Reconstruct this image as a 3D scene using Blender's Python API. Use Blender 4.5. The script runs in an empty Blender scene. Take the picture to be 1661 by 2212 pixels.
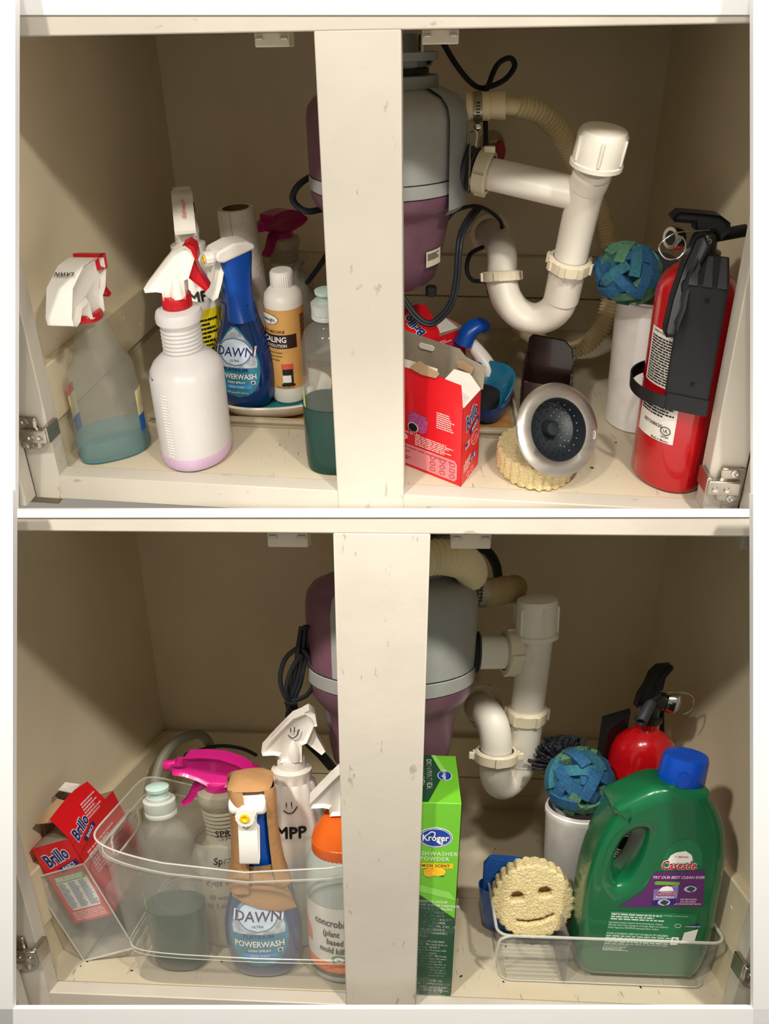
import bpy, math, random
from mathutils import Matrix, Vector, noise
random.seed(11)
SC = bpy.context.scene
COL = SC.collection

# ---------------------------------------------------------------- camera
cam = bpy.data.cameras.new('camera')
cam_o = bpy.data.objects.new('camera', cam); COL.objects.link(cam_o)
cam_o.location = (0.0, -0.75, 1.0)
cam_o.rotation_euler = (math.radians(90 - 23), 0, 0)
cam.sensor_fit = 'VERTICAL'; cam.sensor_height = 24.0
cam.lens = 24.0 * 1450.0 / 2212.0
cam.clip_start = 0.02
SC.camera = cam_o

# ---------------------------------------------------------------- light
W = bpy.data.worlds.new('room'); SC.world = W; W.use_nodes = True
bg = W.node_tree.nodes['Background']
bg.inputs[0].default_value = (1.0, 0.92, 0.80, 1); bg.inputs[1].default_value = 0.30
LAMP_WARM = (1.0, 0.94, 0.86)
def aim(o, target): o.rotation_euler = (Vector(target) - o.location).to_track_quat('-Z', 'Y').to_euler()
for lx, ea, es in ((-0.44, 5.2, 34.0), (-0.04, 2.4, 14.0), (0.40, 5.2, 34.0)):     # three kitchen lamps above and in front of the cabinets
    la = bpy.data.lights.new('kitchen_lamp', 'AREA'); la.shape = 'DISK'; la.size = 0.07
    la.energy = ea; la.color = LAMP_WARM
    lo = bpy.data.objects.new('kitchen_lamp', la); COL.objects.link(lo)
    lo.location = (lx, -0.78, 1.60); aim(lo, (0.0, 0.05, 0.80))
    sp = bpy.data.lights.new('lower_fill_spot', 'SPOT'); sp.energy = es; sp.color = LAMP_WARM; sp.shadow_soft_size = 0.035  # added fill spot beside each lamp, brightens the lower cabinet
    sp.spot_size = math.radians(48); sp.spot_blend = 0.7
    so = bpy.data.objects.new('lower_fill_spot', sp); COL.objects.link(so); so.location = (lx, -0.78, 1.60)
    aim(so, (0.0, -0.20, 0.02))
SC.view_settings.view_transform = 'Standard'; SC.view_settings.look = 'None'
SC.view_settings.exposure = 0.08; SC.view_settings.gamma = 1.0
SC.view_settings.use_curve_mapping = False

# ---------------------------------------------------------------- frames of the two cabinets
class Frame:
    """a cabinet's own axes: x to the right, y into the cabinet, z up, in metres"""
    def __init__(s, o, x, y, z):
        s.o, s.x, s.y, s.z = Vector(o), Vector(x), Vector(y), Vector(z)
    def w(s, p): return s.o + s.x * p[0] + s.y * p[1] + s.z * p[2]
CAB1 = Frame((-.01541, -.0642, .73136), (.96821, -.11698, -.01147), (.09512, 1.18275, .25566), (-.01535, -.02266, .85975))
CAB2 = Frame((-.00392, -.29398, .22956), (.99042, -.04619, .013), (.05054, .87591, -.30539), (.0034, .02941, 1.13936))
CAB = CAB1
ORG = {}

# ---------------------------------------------------------------- materials
def lin(c):
    if isinstance(c, str):
        c = [int(c[i:i + 2], 16) / 255 for i in (0, 2, 4)]
    return tuple(v / 12.92 if v <= .04045 else ((v + .055) / 1.055) ** 2.4 for v in c)
MATS = {}
def mat(name, col, rough=.5, metal=0, var=.06, scale=40, bump=0, bscale=200, alpha=1, trans=0, spec=.5, coat=0, col2=None, stretch=None, ior=1.45, sss=0, bdist=.002):
    if name in MATS: return MATS[name]
    m = bpy.data.materials.new(name); m.use_nodes = True
    nt = m.node_tree; N = nt.nodes; L = nt.links; b = N['Principled BSDF']
    c = lin(col)
    b.inputs['Roughness'].default_value = rough; b.inputs['Metallic'].default_value = metal
    b.inputs['Alpha'].default_value = alpha; b.inputs['Transmission Weight'].default_value = trans
    b.inputs['Specular IOR Level'].default_value = spec; b.inputs['IOR'].default_value = ior
    b.inputs['Coat Weight'].default_value = coat
    if sss:
        b.inputs['Subsurface Weight'].default_value = sss; b.inputs['Subsurface Radius'].default_value = (.02, .02, .02)
        b.inputs['Subsurface Scale'].default_value = .3
    tc = N.new('ShaderNodeTexCoord'); src = tc.outputs['Object']
    if stretch:
        mp = N.new('ShaderNodeMapping'); mp.inputs['Scale'].default_value = stretch; L.new(src, mp.inputs['Vector']); src = mp.outputs['Vector']
    if var or col2:
        nz = N.new('ShaderNodeTexNoise'); nz.inputs['Scale'].default_value = scale; nz.inputs['Detail'].default_value = 4
        L.new(src, nz.inputs['Vector'])
        rp = N.new('ShaderNodeValToRGB')
        c2 = lin(col2) if col2 else tuple(min(1, v * (1 + var)) for v in c)
        c1 = c if col2 else tuple(v * (1 - var) for v in c)
        rp.color_ramp.elements[0].position = .35; rp.color_ramp.elements[1].position = .65
        rp.color_ramp.elements[0].color = (*c1, 1); rp.color_ramp.elements[1].color = (*c2, 1)
        L.new(nz.outputs['Fac'], rp.inputs['Fac']); L.new(rp.outputs['Color'], b.inputs['Base Color'])
    else:
        b.inputs['Base Color'].default_value = (*c, 1)
    if bump:
        n2 = N.new('ShaderNodeTexNoise'); n2.inputs['Scale'].default_value = bscale; n2.inputs['Detail'].default_value = 3
        L.new(src, n2.inputs['Vector'])
        bp = N.new('ShaderNodeBump'); bp.inputs['Strength'].default_value = bump; bp.inputs['Distance'].default_value = bdist
        L.new(n2.outputs['Fac'], bp.inputs['Height']); L.new(bp.outputs['Normal'], b.inputs['Normal'])
    MATS[name] = m
    return m

def painted(name, col, crack='6a5a44', amount=.5, axis=(1, 1, 1), rough=.42, wear='8b6f4c', thr=.665, sc=60):
    """old brush-painted wood: brush streaks, a few hairline cracks and stains"""
    if name in MATS: return MATS[name]
    m = mat(name, col, rough=rough, var=.045, scale=9, bump=.25, bscale=60, bdist=.001)
    nt = m.node_tree; N = nt.nodes; L = nt.links; b = N['Principled BSDF']
    tc = N.new('ShaderNodeTexCoord'); mp = N.new('ShaderNodeMapping'); mp.inputs['Scale'].default_value = axis
    L.new(tc.outputs['Object'], mp.inputs['Vector'])
    nz = N.new('ShaderNodeTexNoise'); nz.inputs['Scale'].default_value = sc; nz.inputs['Detail'].default_value = 6; nz.inputs['Roughness'].default_value = .65
    L.new(mp.outputs['Vector'], nz.inputs['Vector'])
    r = N.new('ShaderNodeValToRGB'); r.color_ramp.elements[0].position = thr; r.color_ramp.elements[1].position = thr + .035
    r.color_ramp.elements[0].color = (0, 0, 0, 1); r.color_ramp.elements[1].color = (1, 1, 1, 1)
    L.new(nz.outputs['Fac'], r.inputs['Fac'])
    st = N.new('ShaderNodeTexNoise'); st.inputs['Scale'].default_value = 7; st.inputs['Detail'].default_value = 5
    L.new(tc.outputs['Object'], st.inputs['Vector'])
    r2 = N.new('ShaderNodeValToRGB'); r2.color_ramp.elements[0].position = .56; r2.color_ramp.elements[1].position = .78
    r2.color_ramp.elements[0].color = (0, 0, 0, 1); r2.color_ramp.elements[1].color = (.35, .35, .35, 1)
    L.new(st.outputs['Fac'], r2.inputs['Fac'])
    old = b.inputs['Base Color'].links[0].from_socket
    mx = N.new('ShaderNodeMix'); mx.data_type = 'RGBA'
    mul = N.new('ShaderNodeMath'); mul.operation = 'MULTIPLY'; mul.inputs[1].default_value = amount
    L.new(r.outputs['Color'], mul.inputs[0]); L.new(mul.outputs[0], mx.inputs['Factor'])
    L.new(old, mx.inputs['A']); mx.inputs['B'].default_value = (*lin(crack), 1)
    mx2 = N.new('ShaderNodeMix'); mx2.data_type = 'RGBA'
    mul2 = N.new('ShaderNodeMath'); mul2.operation = 'MULTIPLY'; mul2.inputs[1].default_value = amount
    L.new(r2.outputs['Color'], mul2.inputs[0]); L.new(mul2.outputs[0], mx2.inputs['Factor'])
    L.new(mx.outputs['Result'], mx2.inputs['A']); mx2.inputs['B'].default_value = (*lin(wear), 1)
    L.new(mx2.outputs['Result'], b.inputs['Base Color'])
    return m

# ---------------------------------------------------------------- geometry
def T(x=0, y=0, z=0): return Matrix.Translation((x, y, z))
def RX(a): return Matrix.Rotation(math.radians(a), 4, 'X')
def RY(a): return Matrix.Rotation(math.radians(a), 4, 'Y')
def RZ(a): return Matrix.Rotation(math.radians(a), 4, 'Z')
def S(x, y, z): return Matrix.Diagonal((x, y, z, 1))
def lerp(a, b, t): return a + (b - a) * t
def interp(tab, x):
    if x <= tab[0][0]: return tab[0][1:]
    for a, b in zip(tab, tab[1:]):
        if x <= b[0]:
            t = (x - a[0]) / (b[0] - a[0]) if b[0] > a[0] else 0
            return tuple(lerp(p, q, t) for p, q in zip(a[1:], b[1:]))
    return tab[-1][1:]
class G:
    def __init__(s): s.v = []; s.f = []
    def add(s, v, f):
        n = len(s.v); s.v += [Vector(p) for p in v]; s.f += [[i + n for i in q] for q in f]; return s
    def join(s, g): return s.add(g.v, g.f)
    def t(s, m): s.v = [m @ p for p in s.v]; return s
    def copy(s): g = G(); g.v = [p.copy() for p in s.v]; g.f = [list(q) for q in s.f]; return g
    def map(s, fn): s.v = [Vector(fn(p)) for p in s.v]; return s
def box(x0, x1, y0, y1, z0, z1):
    return G().add([(x, y, z) for x in (x0, x1) for y in (y0, y1) for z in (z0, z1)],
                   [(0, 1, 3, 2), (4, 6, 7, 5), (0, 4, 5, 1), (2, 3, 7, 6), (0, 2, 6, 4), (1, 5, 7, 3)])
def cbox(sx, sy, sz, m=None):
    g = box(-sx / 2, sx / 2, -sy / 2, sy / 2, -sz / 2, sz / 2)
    return g.t(m) if m else g
def hexa(p):  # 8 points: 4 of one face, 4 of the opposite one
    return G().add(p, [(0, 1, 2, 3), (7, 6, 5, 4), (0, 4, 5, 1), (1, 5, 6, 2), (2, 6, 7, 3), (3, 7, 4, 0)])
def loops(rings, cap0=True, cap1=True, closed=True):
    g = G(); n = len(rings[0])
    for r in rings: g.v += [Vector(p) for p in r]
    m = n if closed else n - 1
    for i in range(len(rings) - 1):
        for j in range(m):
            k = (j + 1) % n
            g.f.append([i * n + j, i * n + k, (i + 1) * n + k, (i + 1) * n + j])
    if cap0: g.f.append(list(range(n))[::-1])
    if cap1: g.f.append([(len(rings) - 1) * n + j for j in range(n)])
    return g
def lathe(prof, n=32, cap0=True, cap1=True):   # prof: (radius, z)
    return loops([[(r * math.cos(2 * math.pi * j / n), r * math.sin(2 * math.pi * j / n), z) for j in range(n)] for r, z in prof], cap0, cap1)
def sq(a, n): return math.copysign(abs(a) ** (2 / n), a)
def sect(secs, n=40, cap0=True, cap1=True):    # secs: (z, rx, ry, power, dx, dy)
    R = []
    for s_ in secs:
        z, rx, ry = s_[:3]; p = s_[3] if len(s_) > 3 else 2; dx = s_[4] if len(s_) > 4 else 0; dy = s_[5] if len(s_) > 5 else 0
        R.append([(dx + rx * sq(math.cos(2 * math.pi * j / n), p), dy + ry * sq(math.sin(2 * math.pi * j / n), p), z) for j in range(n)])
    return loops(R, cap0, cap1)
def smooth_tab(tab, k=4):
    """Catmull-Rom resampling of a table of rows (first column is the parameter)"""
    out = []; n = len(tab)
    for i in range(n - 1):
        p0, p1, p2, p3 = tab[max(i - 1, 0)], tab[i], tab[i + 1], tab[min(i + 2, n - 1)]
        for j in range(k):
            t = j / k
            out.append(tuple(.5 * (2 * b + (c - a) * t + (2 * a - 5 * b + 4 * c - d) * t * t + (3 * b - a - 3 * c + d) * t ** 3) for a, b, c, d in zip(p0, p1, p2, p3)))
    out.append(tuple(tab[-1])); return out
def tube(path, r, n=12, caps=True, k=0, closed=False):
    path = [Vector(p) for p in path]
    if k: path = [Vector(p) for p in smooth_tab([tuple(p) for p in path], k)]
    m = len(path); rr = r if callable(r) else (lambda t: r)
    rings = []; up = None
    for i, p in enumerate(path):
        d = (path[min(i + 1, m - 1)] - path[max(i - 1, 0)]).normalized()
        if up is None:
            up = Vector((0, 0, 1)) if abs(d.z) < .9 else Vector((0, 1, 0))
        a = (up - d * up.dot(d)).normalized(); up = a; b = d.cross(a)
        q = rr(i / (m - 1))
        rings.append([p + (a * math.cos(2 * math.pi * j / n) + b * math.sin(2 * math.pi * j / n)) * q for j in range(n)])
    return loops(rings, caps, caps)
def prism(poly, a, b, plane='xz'):
    """extrude a 2-D outline from depth a to b; plane 'xz' -> (x, depth, z), 'yz' -> (depth, y, z), 'xy' -> (x, y, depth)"""
    def p3(p, d): return (p[0], d, p[1]) if plane == 'xz' else (d, p[0], p[1]) if plane == 'yz' else (p[0], p[1], d)
    n = len(poly)
    return G().add([p3(p, a) for p in poly] + [p3(p, b) for p in poly],
                   [list(range(n))[::-1], list(range(n, 2 * n))] + [[i, (i + 1) % n, n + (i + 1) % n, n + i] for i in range(n)])
def pillow(poly, w, rnd=.3, plane='xz', seg=3):
    """outline extruded to total width w with rounded rims"""
    cx = sum(p[0] for p in poly) / len(poly); cy = sum(p[1] for p in poly) / len(poly)
    def inset(d):
        out = []; n = len(poly)
        for i in range(n):
            p = Vector(poly[i]); a = Vector(poly[i - 1]); b = Vector(poly[(i + 1) % n])
            e1 = (p - a).normalized(); e2 = (b - p).normalized()
            n1 = Vector((-e1.y, e1.x)); n2 = Vector((-e2.y, e2.x)); m_ = (n1 + n2)
            m_ = m_.normalized() if m_.length > 1e-6 else n1
            k = 1 / max(.5, m_.dot(n1))
            out.append(p + m_ * d * k)
        return out
    area = sum(poly[i - 1][0] * poly[i][1] - poly[i][0] * poly[i - 1][1] for i in range(len(poly)))
    sg = 1 if area > 0 else -1
    def p3(p, d): return (p[0], d, p[1]) if plane == 'xz' else (d, p[0], p[1]) if plane == 'yz' else (p[0], p[1], d)
    R = []; h = w / 2; r = w * rnd
    for i in range(seg + 1):
        t = i / seg * math.pi / 2
        R.append([p3(p, -h + r * (1 - math.sin(t))) for p in inset(sg * r * .8 * (1 - math.sin(t + 0) if False else sg and (1 - math.cos(math.pi / 2 - t))))])
    for i in range(seg, -1, -1):
        t = i / seg * math.pi / 2
        R.append([p3(p, h - r * (1 - math.sin(t))) for p in inset(sg * r * .8 * (1 - math.cos(math.pi / 2 - t)))])
    return loops(R)
def rrect(w, h, r, seg=5, cx=0, cy=0):
    P = []
    for sx, sy, a0 in ((1, 1, 0), (-1, 1, 90), (-1, -1, 180), (1, -1, 270)):
        for k in range(seg + 1):
            a = math.radians(a0 + 90 * k / seg)
            P.append((cx + sx * (w / 2 - r) + r * math.cos(a), cy + sy * (h / 2 - r) + r * math.sin(a)))
    return P
def ellipse(a, b, n=32, cx=0, cy=0): return [(cx + a * math.cos(2 * math.pi * i / n), cy + b * math.sin(2 * math.pi * i / n)) for i in range(n)]
def rows(poly, nv=12, nu=10):
    """a flat grid filling a (row-wise convex) outline, in (u, v)"""
    v0 = min(p[1] for p in poly); v1 = max(p[1] for p in poly); g = G(); n = len(poly)
    for i in range(nv + 1):
        v = lerp(v0, v1, i / nv); vv = min(max(v, v0 + 1e-5 * (v1 - v0)), v1 - 1e-5 * (v1 - v0)); xs = []
        for k in range(n):
            a, b = poly[k], poly[(k + 1) % n]
            if (a[1] - vv) * (b[1] - vv) <= 0 and a[1] != b[1]:
                xs.append(a[0] + (vv - a[1]) / (b[1] - a[1]) * (b[0] - a[0]))
        l, r = (min(xs), max(xs)) if xs else (0, 0)
        g.v += [Vector((lerp(l, r, j / nu), v, 0)) for j in range(nu + 1)]
    for i in range(nv):
        for j in range(nu):
            a = i * (nu + 1) + j; g.f.append([a, a + 1, a + nu + 2, a + nu + 1])
    return g
TXT = {}
def text(s, size, bold=0, sx=1, shear=0, align='CENTER', space=1):
    """letters as a flat mesh in (u, v), centred on the cap height"""
    key = (s, bold, shear, align, space)
    if key not in TXT:
        c = bpy.data.curves.new('t', 'FONT'); c.body = s; c.align_x = align; c.size = 1; c.offset = bold; c.shear = shear
        c.space_character = space; c.resolution_u = 2; c.fill_mode = 'FRONT'
        o = bpy.data.objects.new('t', c); me = bpy.data.meshes.new_from_object(o)
        TXT[key] = ([tuple(v.co) for v in me.vertices], [tuple(p.vertices) for p in me.polygons])
        bpy.data.objects.remove(o); bpy.data.curves.remove(c); bpy.data.meshes.remove(me)
    v, f = TXT[key]
    return G().add([(p[0] * size * sx, (p[1] - .33) * size, 0) for p in v], f)
def at2(g, u, v, rot=0, z=0): return g.t(T(u, v, z) @ RZ(rot))
def fine(w, h, n, rng, ragged=.3, wd=.12):
    """rows of print too small to read"""
    g = G()
    for i in range(n):
        v = h / 2 - (i + .5) * h / n; u = -w / 2; end = w / 2 - rng.random() * ragged * w; q = h / n * .28
        while u < end:
            l = w * wd * (.4 + rng.random()); e = min(u + l, end)
            g.add([(u, v - q, 0), (e, v - q, 0), (e, v + q, 0), (u, v + q, 0)], [(0, 1, 2, 3)]); u = e + w * .018
    return g

# ---------------------------------------------------------------- objects
def tag(o, label=None, cat=None, group=None, kind=None):
    if label: o['label'] = label
    if cat: o['category'] = cat
    if group: o['group'] = group
    if kind: o['kind'] = kind
    return o
def thing(name, label, cat, base, group=None):
    o = bpy.data.objects.new(name, None); COL.objects.link(o)
    o.empty_display_size = .03
    o.location = CAB.w(base); ORG[o.name] = o.location.copy()
    return tag(o, label, cat, group)
def mk(name, g, m, parent=None, flat=False, base=None, angle=40, bevel=0, seg=2, label=None):
    """one mesh object; g is in the current cabinet's axes"""
    if parent is not None: org = ORG[parent.name]
    else:
        org = CAB.w(base) if base else CAB.w(sum((p for p in g.v), Vector()) / len(g.v))
    me = bpy.data.meshes.new(name)
    me.from_pydata([tuple(CAB.w(p) - org) for p in g.v], [], g.f)
    me.materials.append(m); me.update()
    bmn(me)
    o = bpy.data.objects.new(name, me); COL.objects.link(o)
    if not flat:
        me.shade_smooth()
        me.set_sharp_from_angle(angle=math.radians(angle))
    if parent is not None: o.parent = parent
    else: o.location = org
    ORG[o.name] = org.copy()
    if bevel:
        b = o.modifiers.new('bevel', 'BEVEL'); b.width = bevel; b.segments = seg; b.limit_method = 'ANGLE'; b.angle_limit = math.radians(35); b.harden_normals = False
    if label: o['label'] = label
    return o
import bmesh
def bmn(me):
    bm = bmesh.new(); bm.from_mesh(me); bmesh.ops.recalc_face_normals(bm, faces=bm.faces); bm.to_mesh(me); bm.free()
def struct(name, g, m, flat=False, base=None, bevel=0, parent=None, label=None):
    o = mk(name, g, m, parent, flat, base, bevel=bevel)
    if parent is None: o['kind'] = 'structure'
    if label: o['label'] = label
    return o
# ================================================================ the two cabinets
PAINT = painted('cabinet_paint', 'c5beb0', amount=.4, axis=(1, 1, .3), thr=.645, sc=90)
PAINTH = painted('cabinet_paint_rail', 'c5beb0', amount=.4, axis=(.25, 1, 1), thr=.645, sc=90)
INNER = mat('inner_wall_paint', 'e2d5b6', rough=.55, var=.05, scale=6, bump=.12, bscale=90, bdist=.001)
BOARD = painted('wall_board_paint', 'd6c9a9', amount=.5, axis=(.12, .12, 1.6), crack='6e5d40')
FLOORM = painted('floor_paint', 'cabfa6', amount=.6, axis=(2.2, .08, 1), crack='5a4a33', wear='9a7d52', thr=.635, sc=120)
WHITE = mat('white_surround_paint', 'fbfbfb', rough=.6, var=.01, scale=5)
DARK = mat('dark_speck', '1c1814', rough=.8, var=0)
def shell(xl, xr, H, wl, wr, D, z1, z2, seam, fs, top, slope=0):
    t = .019; s = .038
    CL = H + .004; CB = CL - slope
    # interior
    w = .012
    struct('wall_back', box(wl - w, wr + w, D, D + w, -w, CB), INNER, True)
    wall_l = struct('wall_left', prism([(t, -w), (D, -w), (D, CB), (t, CL)], wl - w, wl, 'yz'), INNER, True)
    wall_r = struct('wall_right', prism([(t, -w), (D, -w), (D, CB), (t, CL)], wr, wr + w, 'yz'), INNER, True)
    struct('ceiling', prism([(t, CL), (D + w, CB), (D + w, CB + .004), (t, CL + .004)], wl - w, wr + w, 'yz'), INNER, True)
    # boards nailed around the foot of the walls, each a plank
    bl = struct('baseboard_left', box(wl - .001, wl + .004, t + .001, D, -.002, z2 - .004), BOARD, True)
    br = struct('baseboard_right', box(wr - .004, wr + .001, t + .001, D, -.002, z2 - .004), BOARD, True)
    bb = struct('baseboard_back', box(wl, wr, D - .004, D + .001, -.002, z2 - .004), BOARD, True)
    mk('plank', box(wl - .001, wl + .011, t + .002, D - .008, z2, z1), BOARD, bl, bevel=.002)
    mk('plank', box(wr - .011, wr + .001, t + .002, D - .008, z2, z1), BOARD, br, bevel=.002)
    mk('plank', box(wl + .006, wr - .006, D - .011, D + .001, z2, z1), BOARD, bb, bevel=.002)
    mk('plank', box(wl + .004, wr - .004, D - .007, D + .001, -.002, z2 - .003), BOARD, bb, bevel=.0015)
    for (yy, zz) in ((.06, .6), (.10, .25), (.2, .7), (.24, .3), (.36, .6)):
        for sx, x, par in ((1, wl + .011, bl), (-1, wr - .011, br)):
            q = lathe([(.0026, 0), (.0026, .0006), (.0012, .0009)], 10).t(T(x, yy, z2 + (z1 - z2) * zz) @ RY(90 * sx))
            mk('nail_head', q, BOARD, par)
    # floor: two painted panels that meet in an open seam
    fl = struct('floor', box(wl, wr, t - .001, D, -.014, -.004), mat('seam_dirt', '4a3b28', rough=.9), True)
    mk('floor_panel', box(wl, wr, t + .0005, seam - .0008, -.006, 0), FLOORM, fl)
    mk('floor_panel', box(wl, wr, seam + .0008, D, -.006, -.0005), FLOORM, fl)
    rng = random.Random(fs); g = G()
    for k in range(46):
        x = rng.uniform(wl + .03, wr - .03); y = rng.uniform(t + .004, D * .75) if k % 3 else rng.uniform(seam - .004, seam + .006); r = rng.uniform(.0006, .0018)
        g.join(lathe([(r, 0), (r * .8, r * .7), (r * .2, r)], 6).t(T(x, y, .0001) @ RZ(rng.random() * 180) @ S(1.6, .7, 1)))
    mk('crumbs', g, DARK, fl)['kind'] = 'stuff'
    # face frame
    struct('trim_1', box(-s, s, 0, t, -.034, H + .0005), PAINT, bevel=.0012, base=(0, 0, 0))
    struct('trim_2', prism([(xl - .25, H), (xr + .25, H), (xr + .25, H + top[1]), (xl - .25, H + top[0])], .0004, t + .0004), PAINTH, bevel=.0012, base=(0, 0, H))
    struct('trim_3', box(xl - .036, xl, 0, t, -.034, H + .001), PAINT, bevel=.0012, base=(xl, 0, 0))
    struct('trim_4', box(xr, xr + .036, 0, t, -.034, H + .001), PAINT, bevel=.0012, base=(xr, 0, 0))
    struct('trim_5', box(xl - .036, xr + .036, .0004, t + .0004, -.034, 0), PAINTH, bevel=.0012, base=(0, 0, -.02))
    # outer wall of the cabinet carcass behind the frame, keeps the light out
    struct('wall_left', box(xl - .30, wl - .011, t + .001, t + .012, -.06, CL), INNER, True)
    struct('wall_right', box(wr + .011, xr + .30, t + .001, t + .012, -.06, CL), INNER, True)
def door(n, side, x, H, gap):
    """a door swung right back against the surround, only its hinge side shows"""
    a, b = (x - .30, x) if side < 0 else (x, x + .30)
    d = struct('door_%d' % n, box(a, b, -.021, -.002, -.03, H + .012), PAINT, bevel=.0025, base=(x, 0, 0))
    m = .012
    pa, pb = (x - .011 - m, x - m) if side < 0 else (x + m, x + m + .011)
    mk('bead', box(pa, pb, -.0235, -.020, -.02, H), PAINT, d, bevel=.0012)
    return d
CAB = CAB1
shell(-.3719, .3574, .4886, -.386, .4041, .4441, .1345, .0603, .2308, 5, (.05, .05))
D1 = door(1, -1, -.405, .4886, 0); D2 = door(2, 1, .392, .4886, 0)
def quad(pts, y0, y1): return prism(pts, y0, y1)
struct('trim_6', quad([(-.60, .5126), (-.60, .80), (.60, .80), (.60, .4897)], -.001, .02), WHITE, True)
struct('trim_7', quad([(-.2845, .525), (-.4114 - .0232, -.122), (-.80, -.122), (-.80, .80), (-.2845, .80)], -.030, -.024), WHITE, True)
struct('trim_8', quad([(.3064, .5115), (.4022, -.033), (.85, -.033), (.85, .80), (.3064, .80)], -.030, -.024), WHITE, True)
CAB = CAB2
shell(-.3681, .3664, .4848, -.392, .3847, .4708, .1298, .0591, .2025, 9, (.0088, .0170), .034)
D3 = door(3, -1, -.392, .4848, 0); D4 = door(4, 1, .385, .4848, 0)
struct('trim_9', quad([(-.2703, .516), (-.4142, -.093), (-.80, -.093), (-.80, .500)], -.030, -.024), WHITE, True)
struct('trim_10', quad([(.265 - .0035, .516), (.3692 + .0319, -.093), (.85, -.093), (.85, .516)], -.030, -.024), WHITE, True)
z_ = lambda x: .0045 + (x + .3912) * (.0463 - .0045) / (.3692 + .3912)
struct('trim_11', quad([(-.80, z_(-.80)), (.85, z_(.85)), (.85, -.40), (-.80, -.40)], -.030, -.024), WHITE, True)
# the white slab between the upper and the lower cabinet
zt = lambda x: .495 + (x + .292) * (.499 - .495) / (.279 + .292)
A_ = [CAB2.w((x, -.001, zt(x) + dz)) for x, dz in ((-.62, 0), (.62, 0), (.62, .0032), (-.62, .0032))]
zb = lambda x: -.046 + (x + .435) * (.013 + .046) / (.406 + .435)
B_ = [CAB1.w((x, -.004, zb(x) * 1.0 + dz)) for x, dz in ((-.75, -.03), (.75, -.03), (.75, -.002), (-.75, -.002))]
def world_hexa(p):
    g = hexa(p); return g
_f = CAB; CAB = Frame((0, 0, 0), (1, 0, 0), (0, 1, 0), (0, 0, 1))
struct('trim_12', world_hexa(A_ + B_), WHITE, True)
CAB = _f
# ================================================================ fittings shared by both cabinets
GREY = mat('disposal_grey', '9fa19c', rough=.38, var=.05, scale=30, bump=.05, bscale=500)
GREYD = mat('disposal_rim_grey', '8d9290', rough=.42)
MAROON = mat('disposal_plum', '714d5d', rough=.36, var=.08, scale=30)
PVC = mat('pvc_white', 'ece6d8', rough=.38, var=.05, scale=12, sss=0)
PVCC = mat('pvc_cream', 'e3d8bc', rough=.4)
HOSE = mat('hose_plastic', 'e6d6ab', rough=.45, var=.07, scale=16)
RUBBER = mat('black_rubber', '16181c', rough=.45)
CORDM = mat('cord_black', '1b2026', rough=.5)
STEEL = mat('hinge_nickel', 'b5ada0', rough=.28, metal=1, var=.08, scale=60)
CHROME = mat('bright_steel', 'c8c4bc', rough=.2, metal=1)
CATCHM = mat('catch_plastic', 'e3d9c3', rough=.5)
def along(p, d):
    return T(*p) @ Vector(d).to_track_quat('Z', 'Y').to_matrix().to_4x4()
def nut(p, d, r, L, n=24, lugs=6):
    """a slip nut: collar with raised lugs around it"""
    g = lathe([(r * .80, -L / 2), (r, -L / 2 + .001), (r, L / 2 - .002), (r * .92, L / 2), (r * .80, L / 2)], n, False, False)
    for k in range(lugs):
        g.join(cbox(.003, .006, L * .8, RZ(360 * k / lugs) @ T(r + .0008, 0, 0)))
    return g.t(along(p, d))
def unit(a, b): return (Vector(b) - Vector(a)).normalized()
def corrugated(path, r, pitch=.0052, amp=.0016, n=14, k=24):
    pts = [Vector(p) for p in smooth_tab([tuple(p) for p in path], k)]
    L = [0]
    for a, b in zip(pts, pts[1:]): L.append(L[-1] + (b - a).length)
    tot = L[-1]; m = int(tot / pitch * 6); res = []; j = 0
    for i in range(m + 1):
        s_ = tot * i / m
        while j < len(L) - 2 and L[j + 1] < s_: j += 1
        t = (s_ - L[j]) / max(1e-9, L[j + 1] - L[j]); res.append(pts[j].lerp(pts[j + 1], min(1, t)))
    return tube(res, lambda t: r + amp * math.cos(2 * math.pi * t * tot / pitch), n)
def hinge(par, side, x, z, k=1.4):
    """face-frame hinge: cup plate on the door, clip on the frame edge"""
    s = side
    def bx(a, b, y0, y1, z0, z1): return box(min(x + s * a * k, x + s * b * k), max(x + s * a * k, x + s * b * k), y0, y1, z + z0 * k, z + z1 * k)
    a = mk('hinge', bx(.006, .024, -.0065, -.0005, -.0155, .0155), STEEL, par, bevel=.004, seg=3, label='nickel-plated cabinet hinge')
    mk('arm', bx(-.003, .020, -.012, -.004, -.0062, .0062), STEEL, a, bevel=.0014)
    mk('clip', bx(-.004, .000, -.010, .012, -.007, .008), STEEL, a, bevel=.001)
    for dz in (-.0112, .0112):
        mk('screw', lathe([(.0048, 0), (.0044, .0012), (.0024, .0013), (.0016, .0006)], 14).t(T(x + s * .016 * k, -.0062, z + dz * k) @ RX(90)), CHROME, a)
    for dx in (.002, .010):
        mk('screw', lathe([(.0034, 0), (.003, .0014), (.0012, .0008)], 12).t(T(x + s * dx * k, -.0118, z - .001) @ RX(90)), CHROME, a)
    q = [(-.004, .022), (-.026, .006), (-.030, -.032), (-.006, -.030)]
    mk('cup_plate', hexa([(x + s * .0255 * k, y, z + dz * k) for y, dz in q] + [(x + s * .0275 * k, y, z + dz * k) for y, dz in q]), STEEL, a, bevel=.0008)
    return a
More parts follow.
